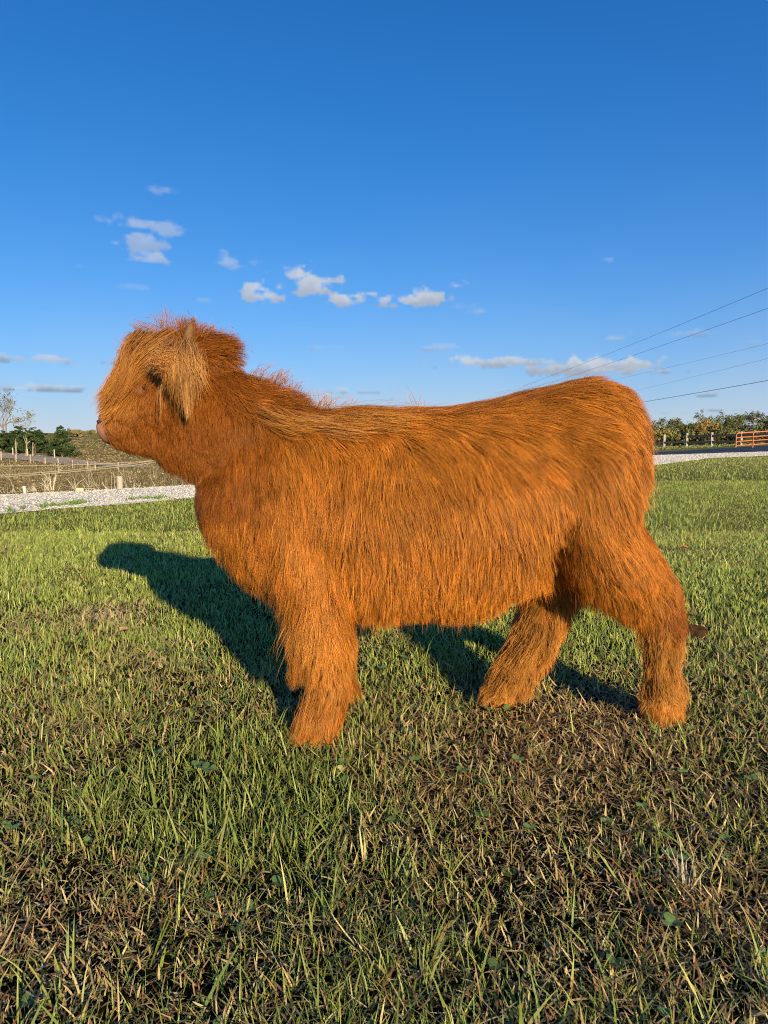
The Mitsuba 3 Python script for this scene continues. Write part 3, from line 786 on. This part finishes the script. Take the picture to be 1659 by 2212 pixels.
def bare_tree(name, base, height, rng, col, label, group=None, category='tree', r0=.1, levels=3, spread=.55, kids=3, leafcol=None, leafn=0, leafsize=.12, thin=.65):
    key = numbered(name)
    v, f, tips = branches(base, height, rng, levels, spread, r0, kids, thin=thin)
    v[:, 2] = base[2] + (v[:, 2] - base[2]) * height / max(v[:, 2].max() - base[2], .1)
    tips[:, 2] = base[2] + (tips[:, 2] - base[2]) * 1.0
    scene[key + '__trunk'] = cmesh(v, f, np.array(col) * (.7 + .6 * meshkit.noise(v * 3, 4))[:, None], 'bark_mat')
    if leafn:
        p = tips[rng.integers(0, len(tips), leafn)] + rng.normal(0, height * .035, (leafn, 3))
        lv, lf, lc = leaves(p, leafsize, np.array(leafcol) * rng.uniform(.6, 1.4, (leafn, 1)), rng)
        scene[key + '__crown'] = cmesh(lv, lf, lc, 'leaf_mat')
    tag(key, label, category, group)
    return key


def leafy_tree(name, base, height, width, rng, col, label, group=None, n=2600, leaf=.16, trunk_col=(.12, .09, .06), low=.12):
    """trunk and limbs with leaf clumps of uneven size round the limb ends"""
    key = numbered(name)
    v, f, tips = branches((0, 0, 0), 1.0, rng, 2, .55, .022, 5)
    sc_ = np.array([width / 2 / max(np.abs(tips[:, :2]).max(), .1), width / 2 / max(np.abs(tips[:, :2]).max(), .1), height * .93 / tips[:, 2].max()])
    v, tips = v * sc_ + base, tips * sc_ + base
    scene[key + '__trunk'] = cmesh(v, f, np.array(trunk_col) * np.ones((len(v), 1)), 'bark_mat')
    k = 46
    cen = tips[rng.integers(0, len(tips), k)] + rng.normal(0, .05, (k, 3)) * [width, width, height]
    low_c = np.array(base) + np.stack([rng.uniform(-.5, .5, k // 3) * width, rng.uniform(-.4, .4, k // 3) * width, rng.uniform(low, .55, k // 3) * height], -1)
    cen = np.vstack([cen, low_c])
    rad = rng.uniform(.05, .15, len(cen)) * min(width, height)
    pick = rng.choice(len(cen), n, p=rad ** 2 / (rad ** 2).sum())
    p = cen[pick] + unit(rng.normal(size=(n, 3))) * (rad[pick] * rng.uniform(.2, 1.1, n))[:, None]
    ctone = rng.uniform(.65, 1.35, len(cen))[pick]
    lv, lf, lc = leaves(p, leaf, np.array(col) * (ctone * rng.uniform(.7, 1.3, n))[:, None], rng)
    scene[key + '__crown'] = cmesh(lv, lf, lc, 'leaf_mat')
    tag(key, label, 'tree', group)
    return key


def cedar(base, height, width, rng, label, col=(.045, .075, .022), n=3800, rough=.16):
    key = numbered('cedar_tree')
    v, f = tube([np.array(base) + [0, 0, -.2], np.array(base) + [0, 0, height * .5], np.array(base) + [0, 0, height * .97]], [height * .025, height * .015, .01], 7)
    scene[key + '__trunk'] = cmesh(v, f, np.tile([.22, .16, .11], (len(v), 1)), 'bark_mat')
    k = 60
    hz = rng.uniform(.03, .97, k) ** 1.15
    az = rng.uniform(0, 6.28, k)
    reach = (1 - hz) ** .75 * width / 2 * rng.uniform(.55, 1.15, k)
    pick = rng.choice(k, n, p=(reach + .05 * width) / (reach + .05 * width).sum())
    s = rng.uniform(0, 1, n) ** .6
    r = reach[pick] * s
    p = np.stack([np.cos(az[pick]) * r, np.sin(az[pick]) * r, hz[pick] * height + .16 * r], -1) + rng.normal(0, 1, (n, 3)) * np.array([.05, .05, .035]) * height * rough / .16 * .8 * (0.35 + (1 - hz[pick]))[:, None] + base
    lv, lf, lc = leaves(p, height * .03, np.array(col) * rng.uniform(.6, 1.5, (n, 1)) * rng.uniform(.7, 1.4, k)[pick][:, None], rng)
    scene[key + '__crown'] = cmesh(lv, lf, lc, 'leaf_mat')
    tag(key, label, 'tree')


tr = np.random.default_rng(33)
ORD = 'first second third fourth fifth sixth seventh eighth ninth tenth eleventh twelfth thirteenth fourteenth'.split()


def far_base(u, d):
    r = ray(u, 900)
    k = d / math.hypot(r[0], r[1])
    return np.array([r[0] * k, r[1] * k, float(ground(r[0] * k, r[1] * k))])


def top_height(base, v):
    """height of a thing at base whose top is at frame row v"""
    d = base[1]
    return P(829.5, v, d)[2] - base[2]


# left: evergreens above the dirt road
for u, d, top, w, lab in ((130, 93, 917, 4.0, 'conical dark green cedar standing alone right of the evergreen group'), (72, 104, 922, 6.2, 'broad dark evergreen at the right end of the group above the dirt road'),
                          (38, 108, 920, 6.5, 'dark evergreen with pale trunk showing, middle of the group above the dirt road'), (4, 104, 928, 6.0, 'dark evergreen at the left picture edge, below the tall bare tree')):
    b = far_base(u, d)
    cedar(b, top_height(b, top), w, tr, lab, n=5200 if u > 100 else 5600)
b = far_base(10, 125)
bare_tree('bare_tree', b, top_height(b, 845), tr, (.30, .25, .21), 'tall nearly leafless tree rising behind the evergreens at the left edge', r0=.22, levels=4, spread=.5, kids=3, leafcol=(.22, .20, .12), leafn=700, leafsize=.12, thin=.8)
b = far_base(62, 122)
bare_tree('bare_tree', b, top_height(b, 895), tr, (.30, .26, .22), 'smaller grey bare tree behind the evergreen group, right of the tall one', r0=.17, levels=4, spread=.6, kids=3, leafcol=(.25, .22, .14), leafn=400, leafsize=.12, thin=.8)

for u, d, top, lab in ((52, 97, 938, 'tallest pale dead trunk standing in front of the evergreen group'), (66, 96, 955, 'shorter pale dead trunk at the right end of the evergreen group'), (31, 98, 947, 'pale dead trunk in front of the middle of the evergreen group')):
    b = far_base(u, d)
    bare_tree('dead_tree', b, top_height(b, top), tr, (.36, .29, .22), lab, r0=.14, levels=1, spread=.35, kids=2)

# dirt road on the far slope
def ribbon_road(name, pairs, mat):
    a = np.array([at(*p[0]) for p in pairs])
    b_ = np.array([at(*p[1]) for p in pairs])
    t0 = np.linspace(0, 1, len(pairs))
    t1 = np.linspace(0, 1, 60)
    A = np.stack([np.interp(t1, t0, a[:, i]) for i in range(3)], -1)
    B = np.stack([np.interp(t1, t0, b_[:, i]) for i in range(3)], -1)
    rows = 8
    s = np.linspace(0, 1, rows)[None, :, None]
    g = A[:, None] * (1 - s) + B[:, None] * s
    g[..., 2] = ground(g[..., 0], g[..., 1]) + .06
    i, j = np.meshgrid(np.arange(59), np.arange(rows - 1), indexing='ij')
    q = np.stack([i * rows + j, (i + 1) * rows + j, (i + 1) * rows + j + 1, i * rows + j + 1], -1).reshape(-1, 4)
    scene[name] = mikit.ply((g.reshape(-1, 3), np.vstack([q[:, [0, 1, 2]], q[:, [0, 2, 3]]])), mat, True)


def dirt_color(p, n, uv):
    return mikit.mix([0.42, 0.34, 0.26], [0.58, 0.49, 0.40], mikit.fbm(p.x * .8, p.y * .8, 0.0, 3))


scene['dirt_mat'] = {'type': 'twosided', 'bsdf': {'type': 'diffuse', 'reflectance': mikit.proc(dirt_color)}}
ribbon_road('dirt_road', [((-120, 980), (-120, 968)), ((0, 990), (0, 977)), ((80, 998), (80, 983)), ((150, 1004), (150, 991)), ((220, 1007), (220, 1000)), ((300, 1011), (300, 1007)), ((420, 1013), (420, 1010))], 'dirt_mat')
tag('dirt_road', kind='structure')

# pale posts along the road
scene['post_mat'] = plain([.55, .47, .36], .8)
scene['white_mat'] = plain([.80, .80, .76], .5)
for i, (u, v) in enumerate(((3, 992), (35, 996), (66, 999), (98, 1002), (126, 1006), (157, 1008), (190, 1012), (206, 1014), (256, 1016), (28, 981), (60, 984), (118, 988))):
    p = at(u, v + 2)
    key = numbered('road_post')
    hgt = tr.uniform(.8, 1.1) * p[1] / 80
    scene[key] = mikit.ply(tube([p + [0, 0, -.2], p + [0, 0, hgt]], [.075 * p[1] / 80, .065 * p[1] / 80], 8), 'post_mat', 40)
    tag(key, f'{ORD[i % 9]} pale wooden post from the left edge, ' + ('below' if i < 9 else 'above') + ' the dirt road on the far slope', 'post', 'posts along the dirt road')

# saplings and scrub in the dip behind the drive
for i, (u, d, top, lab) in enumerate(((211, 20, 985, 'tallest pale bare sapling in the dip, left of the white fence post'), (117, 18, 1024, 'low forked bare sapling left of the yellow sign'), (69, 24, 990, 'tall thin bare sapling in the dip, second from the left edge'),
                                      (42, 20, 1030, 'low bare sapling right behind the white topped stake'), (250, 24, 1008, 'bare sapling directly behind the white fence post'), (14, 20, 1032, 'low bare sapling at the left edge just behind the drive'),
                                      (95, 30, 1000, 'thin bare sapling in the dip, below the lone cedar'), (290, 22, 1014, 'small bare sapling in the dip under the throat of the calf'))):
    b = far_base(u, d)
    bare_tree('bare_sapling', b, top_height(b, top), tr, (.62, .54, .42), lab, r0=.055 * d / 20, levels=3, spread=.8, kids=3, thin=.82)


def brush(n, rng):
    u = rng.uniform(-420, 800, n)
    d = 21 + 40 * rng.uniform(0, 1, n) ** .8
    x, y = np.zeros(n), np.zeros(n)
    a = np.arctan((u - 829.5) / FOC)
    x, y = d * np.sin(a), d * np.cos(a)
    keep = (y > edge_far(x) + 2.0) & (meshkit.fbm(np.stack([x * .25, y * .25, x * 0], -1), 3, 14) > .42)
    x, y = x[keep], y[keep]
    m = len(x)
    root_ = np.stack([x, y, ground(x, y)], -1)
    pal = np.array([[.22, .17, .11], [.30, .25, .16], [.16, .15, .07], [.26, .22, .10]])
    c_ = pal[rng.integers(0, 4, m)] * rng.uniform(.6, 1.3, (m, 1))
    dd = np.hypot(x, y)
    return blades(root_, rng.uniform(0, 6.28, m), np.abs(rng.normal(.5, .4, m)), rng.uniform(.3, 1.5, m), .0007 * dd * rng.uniform(.5, 1.4, m), rng.uniform(-.8, 1.2, m), c_, 3, rng)


def thicket(n_clumps, per, rng):
    u = rng.uniform(-420, 800, n_clumps)
    d = 19 + 45 * rng.uniform(0, 1, n_clumps) ** .9
    a = np.arctan((u - 829.5) / FOC)
    x, y = d * np.sin(a), d * np.cos(a)
    k = y > edge_far(x) + 2.5
    x, y, d = x[k], y[k], d[k]
    r = rng.uniform(.35, 1.1, len(x)) * (.6 + d / 60)
    ct = np.array([[.23, .17, .09], [.30, .23, .12], [.16, .15, .06], [.36, .27, .15]])[rng.integers(0, 4, len(x))] * rng.uniform(.6, 1.3, (len(x), 1))
    i = np.repeat(np.arange(len(x)), per)
    m = len(i)
    o = unit(rng.normal(size=(m, 3))) * rng.uniform(.2, 1, (m, 1)) ** .5 * r[i][:, None] * np.array([1, 1, .75])
    p = np.stack([x[i], y[i], ground(x[i], y[i]) + .35 * r[i]], -1) + o
    p[:, 2] = np.maximum(p[:, 2], ground(p[:, 0], p[:, 1]) + .03)
    return leaves(p, .055, ct[i] * rng.uniform(.6, 1.4, (m, 1)), rng)


store('brush', [brush(20000, tr), thicket(1050, 80, tr)], 'leaf_mat')
tag('brush', 'brown and olive thicket of brush filling the dip behind the drive', 'brush', kind='stuff')


def field(n, rng):
    u = np.concatenate([rng.uniform(-500, 800, n), rng.uniform(1300, 2000, n // 3)])
    m = len(u)
    d = 35 * (260 / 35) ** rng.uniform(0, 1, m)
    a = np.arctan((u - 829.5) / FOC)
    x, y = d * np.sin(a), d * np.cos(a)
    keep = y > edge_far(x) + 6
    x, y, d, a = x[keep], y[keep], d[keep], a[keep]
    m = len(x)
    k = meshkit.fbm(np.stack([x * .06, y * .06, x * 0], -1), 4, 44)[:, None]
    c_ = np.where(k > .5, np.array([[.30, .22, .10]]), np.array([[.17, .17, .06]])) * rng.uniform(.6, 1.4, (m, 1))
    c_ = np.where((a > 0)[:, None], np.array([[.20, .22, .08]]) * rng.uniform(.7, 1.3, (m, 1)), c_)
    return blades(np.stack([x, y, ground(x, y)], -1), rng.uniform(0, 6.28, m), rng.uniform(.1, .8, m), rng.uniform(.06, .16, m), .0022 * d * rng.uniform(.6, 1.4, m), rng.uniform(0, .8, m), c_, 2, rng)


store('field_grass', [field(34000, tr)], 'leaf_mat')
tag('field_grass', 'rough yellow brown pasture grass on the far slopes', 'grass', kind='stuff')
# shrubs on the ridge
for i, (u, d, top, w) in enumerate(((160, 190, 929, 4), (172, 235, 929, 4), (190, 240, 930, 3.5), (203, 228, 931, 3.5))):
    b = far_base(u, d)
    leafy_tree('ridge_shrub', b, max(top_height(b, top), 1.0), w, tr, (.24, .21, .10), f'{ORD[i]} small brownish bush on the far ridge right of the lone cedar', 'bushes on the far ridge', n=500, leaf=.4)
    labels[[k for k in labels if k.startswith('ridge_shrub')][-1]]['category'] = 'bush'

# right: tree row beyond the field
RT = [(1402, 118, 925, 8, (.10, .10, .04), 'grey green tree showing just right of the rump of the calf'), (1432, 120, 905, 7.5, (.115, .115, .05), 'thin crowned olive tree, second from the calf in the far tree row'), (1455, 112, 928, 7, (.16, .14, .035), 'low yellowish green tree in front of the thin crowned one'),
      (1478, 122, 898, 8, (.10, .105, .035), 'rounded green tree left of the middle of the far tree row'), (1500, 118, 915, 6, (.075, .09, .03), 'narrow dark green tree in the middle of the far tree row'), (1520, 121, 897, 8.5, (.10, .105, .03), 'green tree behind the yellow brown one in the far row'),
      (1545, 110, 905, 8.5, (.20, .14, .035), 'yellow brown autumn tree in the middle of the far tree row'), (1580, 124, 884, 10, (.10, .105, .04), 'tallest tree of the far row with sky showing through its limbs'), (1606, 118, 898, 8, (.10, .11, .035), 'green tree right of the tallest one, above the gate'),
      (1640, 124, 886, 9, (.13, .115, .07), 'brownish thin tree at the right end of the far row'), (1675, 120, 890, 9, (.12, .11, .06), 'brown tree at the right picture edge'), (1420, 105, 938, 6, (.12, .11, .035), 'low olive bush below the first trees of the far row'),
      (1590, 108, 925, 7, (.11, .10, .04), 'low olive tree behind the left end of the gate')]
for u, d, top, w, colr, lab in RT:
    colr = np.array(colr) * 1.7
    b = far_base(u, d)
    leafy_tree('far_tree', b, top_height(b, top), w, tr, colr, lab, n=3600, leaf=.12)
for i in range(14):
    b = far_base(1395 + i * 24 + tr.uniform(-6, 6), tr.uniform(104, 112))
    k = leafy_tree('hedge_shrub', b, tr.uniform(1.3, 2.4), tr.uniform(3.5, 5), tr, np.array([.15, .15, .05]) * tr.uniform(.7, 1.5), f'{ORD[i]} low olive bush from the calf along the foot of the far tree row', 'bushes along the foot of the tree row', n=700, leaf=.15, low=.02)
    labels[k]['category'] = 'bush'

# ------------------------------------------------------------------ fence, gate, posts, cables
scene['fence_post_mat'] = plain([.42, .38, .33], .85)
scene['rail_mat'] = plain([.035, .033, .032], .8)
fence_pts = []
for u, d in ((1296, 78), (1350, 78), (1399, 78.0), (1437, 77.5), (1486, 77), (1540, 76), (1604, 75), (1672, 74), (1745, 73)):
    fence_pts.append(far_base(u, d))
for i, p in enumerate(fence_pts):
    key = numbered('plank_fence__post')
    hgt = 1.35 if i > 3 else 1.3
    scene[key] = mikit.ply(box(p + [-.1, -.1, -.4], p + [.1, .1, hgt]), 'fence_post_mat')
for i in range(len(fence_pts) - 1):
    a, b = fence_pts[i], fence_pts[i + 1]
    for h0 in ((.42, 1.02) if i > 3 else (.50,)):
        q0, q1 = a + [0, -.13, h0], b + [0, -.13, h0]
        v, f = box([0, -.02, -.11], [1, .02, .11])
        v = q0 + (q1 - q0) * v[:, :1] + np.array([0, 1, 0]) * v[:, 1:2] + np.array([0, 0, 1]) * v[:, 2:3]
        scene[numbered('plank_fence__rail')] = mikit.ply((v, f), 'rail_mat')
tag('plank_fence', 'plank fence with grey posts and black rails before the far trees', 'fence')

scene['gate_mat'] = plain([.62, .20, .075], .5, specular=.4)
g0 = P(1588, 974, 48.0)
gx, rise = 4.6, .06
zs = [(.03), (.34), (.62), (.88), (1.18)]


def gate_p(x, z):
    return g0 + np.array([x, x * .12, z + x * rise])


rr_ = .16
corner = [gate_p(0.03, 0.0), gate_p(0.03, 1.18 - rr_)] + [gate_p(.03 + rr_ - rr_ * math.cos(a), 1.18 - rr_ + rr_ * math.sin(a)) for a in np.linspace(.2, math.pi / 2, 7)] + [gate_p(gx - .2, 1.18)]
scene['farm_gate__frame'] = mikit.ply(tube(corner, .042, 8), 'gate_mat', 50)
for z in zs[:-1]:
    scene[numbered('farm_gate__bar')] = mikit.ply(tube([gate_p(.05, z), gate_p(gx, z)], .036, 8), 'gate_mat', 50)
for x in (1.22, 2.7, gx):
    scene[numbered('farm_gate__upright')] = mikit.ply(tube([gate_p(x, 0.0) + [0, -.05, 0], gate_p(x, 1.19) + [0, -.05, 0]], .035, 8), 'gate_mat', 50)
tag('farm_gate', 'orange tubular farm gate with five bars at the right edge', 'gate')

# wire fence on the bank behind the drive
scene['wire_mat'] = plain([.52, .45, .34], .5)
scene['dark_wire_mat'] = plain([.10, .09, .08], .6)
wf = [far_base(u, d) for u, d in ((-160, 11.6), (-60, 12.0), (253, 14.0), (520, 16.5))]
ws = []
for i, b in enumerate(wf):
    key = numbered('wire_fence__post')
    if i == 2:
        v, f = tube([b + [0, 0, -.3], P(253, 1029, b[1]) * [0, 0, 1] + b * [1, 1, 0]], .055, 12)
        scene[key] = mikit.ply((v, f), 'post_mat', 40)
        tag(key, 'thick pale round fence post')
    else:
        scene[key] = mikit.ply(tube([b + [0, 0, -.3], b + [0, 0, .75]], .018, 8), 'post_mat', 40)
for j, (va, vb, mat) in enumerate(((1027, 968, 'wire_mat'), (1023, 964, 'wire_mat'), (1003, 975, 'wire_mat'), (1063, 1008, 'dark_wire_mat'))):
    a, b = P(-60, va + (va - vb) * .12, 12.2), P(520, vb, 16.5)
    t = np.linspace(0, 1, 18)[:, None]
    p = a * (1 - t) + b * t
    p[:, 2] -= .10 * 4 * t[:, 0] * (1 - t[:, 0])
    scene[numbered('wire_fence__wire')] = mikit.ply(tube(p, .006, 5), mat, True)
tag('wire_fence', 'low wire fence on the bank behind the drive, under the head of the calf', 'fence')
b = far_base(165, 12.4)
zt = P(165, 1058, b[1])[2]
scene['warning_sign__plate'] = mikit.ply(box([b[0] - .06, b[1] - .004, zt - .05], [b[0] + .06, b[1] + .004, zt + .03]), plain([.75, .70, .32], .5))
scene['warning_sign__stake'] = mikit.ply(tube([b + [0, .012, -.1], [b[0], b[1] + .012, zt]], .01, 6), 'post_mat')
tag('warning_sign', 'small pale yellow plate just behind the gravel at the left', 'sign')
b = far_base(45, 12.2)
z0, z1 = P(45, 1064, b[1])[2], P(45, 1050, b[1])[2]
scene['marker_stake__pole'] = mikit.ply(tube([[b[0], b[1], z0 - .6], [b[0], b[1], z0]], .014, 8), 'post_mat', 40)
scene['marker_stake__cap'] = mikit.ply(tube([[b[0], b[1], z0], [b[0] - .01, b[1], z1]], .022, 8), 'white_mat', 40)
tag('marker_stake', 'thin stake with a white top at the left edge of the gravel', 'stake')

# utility poles and cables
scene['pole_mat'] = plain([.16, .12, .09], .9)
scene['cable_mat'] = plain([.34, .38, .42], .6)
pa, pb = far_base(1130, 112), far_base(1890, 38)
for b, h, lab in ((pa, 8.35, 'wooden utility pole hidden behind the calf, far end of the cables'), (pb, 10.6, 'wooden utility pole right of the picture, near end of the cables')):
    key = numbered('utility_pole')
    scene[key + '__pole'] = mikit.ply(tube([b + [0, 0, -.5], b + [0, 0, h]], [.15, .11], 10), 'pole_mat', 40)
    scene[key + '__crossarm'] = mikit.ply(box(b + [-1.1, -.16, h - .5], b + [1.1, -.11, h - .38]), 'pole_mat')
    tag(key, lab, 'utility pole')
for (u0, v0), (u1, v1), r, lab in (((1130, 833), (1890, 525), .012, 'topmost overhead cable at the right'), ((1130, 843), (1890, 583), .012, 'second overhead cable from the top at the right'), ((1130, 860), (1890, 685), .006, 'faint third overhead cable from the top'),
                                   ((1130, 895), (1890, 716), .006, 'faint fourth overhead cable from the top'), ((1130, 905), (1890, 780), .017, 'lowest and thickest overhead cable, above the far trees')):
    a, b = P(u0, v0, pa[1]), P(u1, v1, pb[1])
    t = np.linspace(0, 1, 40)[:, None]
    p = a * (1 - t) + b * t
    p[:, 2] -= .25 * 4 * t[:, 0] * (1 - t[:, 0])
    key = numbered('overhead_cable')
    scene[key] = mikit.ply(tube(p, r, 5), 'cable_mat', True)
    tag(key, lab, 'cable')

# ------------------------------------------------------------------ small things on the lawn
def fallen_leaf(u, v, size, col, label, turn):
    p = at(u, v)
    a = np.linspace(0, 2 * math.pi, 26)[:-1]
    r = size * (.62 + .38 * np.abs(np.cos(2.5 * a)) ** .8)
    x, y = r * np.cos(a + turn), r * np.sin(a + turn)
    z = .25 * size * np.sin(2 * a) + .3 * size * (r / size - .5)
    tp = np.stack([x, y, z + .035], -1) + p
    ctr = p + np.array([0, 0, .035])
    v_ = np.vstack([tp, [ctr], tp - [0, 0, .0012], [ctr - [0, 0, .0012]]])
    k = np.arange(25)
    f = np.vstack([np.stack([k, (k + 1) % 25, k * 0 + 25], 1), np.stack([(k + 1) % 25 + 26, k + 26, k * 0 + 51], 1)])
    key = numbered('fallen_leaf')
    scene[key] = cmesh(v_, f, np.tile(col, (52, 1)), 'leaf_mat')
    tag(key, label, 'leaf')


fallen_leaf(1476, 1193, .035, [.60, .26, .09], 'orange fallen leaf on the grass right of the hind legs', .4)
fallen_leaf(268, 1378, .022, [.62, .36, .18], 'tan fallen leaf on the grass below the dry patch at the left', 1.4)
fallen_leaf(740, 1688, .012, [.60, .55, .20], 'small yellow leaf on the ground before the front foot', 2.0)
p = at(1500, 1378)
cm = trimesh.creation.icosphere(3)
cv = np.array(cm.vertices)
cv = cv * (1 + .7 * (meshkit.fbm(cv * 2.2, 3, 6) - .5))[:, None] * np.array([.05, .04, .032]) + p + [0, 0, .02]
scene['dirt_clod'] = cmesh(cv, np.array(cm.faces), np.array([.06, .032, .018]) * (.6 + .8 * meshkit.noise(cv * 70, 3))[:, None], 'bark_mat')
tag('dirt_clod', 'dark brown clod of dirt in the grass right of the hind foot', 'dirt clod')


def clover(n, rng):
    x, y = scatter(n * 3, 0.65, 2.6, rng)
    x, y = x[:n], y[:n]
    parts = []
    for a, b in zip(x, y):
        h = rng.uniform(.008, .03)
        turn = rng.uniform(0, 6.28)
        r = rng.uniform(.005, .010)
        colr = np.array([.12, .20, .06]) * rng.uniform(.7, 1.3)
        for k in range(3):
            t = turn + k * 2.094
            cx, cy = a + math.cos(t) * r * .95, b + math.sin(t) * r * .95
            w = np.linspace(0, 2 * math.pi, 9)[:-1]
            v = np.stack([cx + np.cos(w) * r, cy + np.sin(w) * r, h + .35 * (np.cos(w) * math.cos(t) + np.sin(w) * math.sin(t)) * r + rng.normal(0, .0006, 8)], -1)
            f = np.array([[0, i, i + 1] for i in range(1, 7)])
            parts.append((v, f, np.tile(colr, (8, 1))))
    return parts


store('clover', clover(260, np.random.default_rng(4)), 'grass_mat')
tag('clover', 'small round clover leaves scattered low in the near grass', 'clover', kind='stuff')
br = np.random.default_rng(8)
p = at(1482, 1935)
n = 26
root = np.tile(p, (n, 1)) + br.normal(0, .008, (n, 3)) * [1, 1, 0]
scene['dry_tuft'] = cmesh(*blades(root, br.uniform(0, 6.28, n), br.uniform(.15, .9, n), br.uniform(.05, .11, n), br.uniform(.002, .0035, n), br.uniform(-.2, .4, n), np.array([.55, .46, .33]) * br.uniform(.8, 1.1, (n, 1)), 3, br), 'grass_mat')
tag('dry_tuft', 'fan of bleached dry stems standing in the grass at the lower right', 'dry grass tuft')
if False:
    print('triangles', sum(len(meshkit.WRITTEN[d['filename']][1]) for d in scene.values() if d.get('type') == 'ply'), {k: len(meshkit.WRITTEN[d['filename']][1]) for k, d in scene.items() if d.get('type') == 'ply' and len(meshkit.WRITTEN[d['filename']][1]) > 60000})
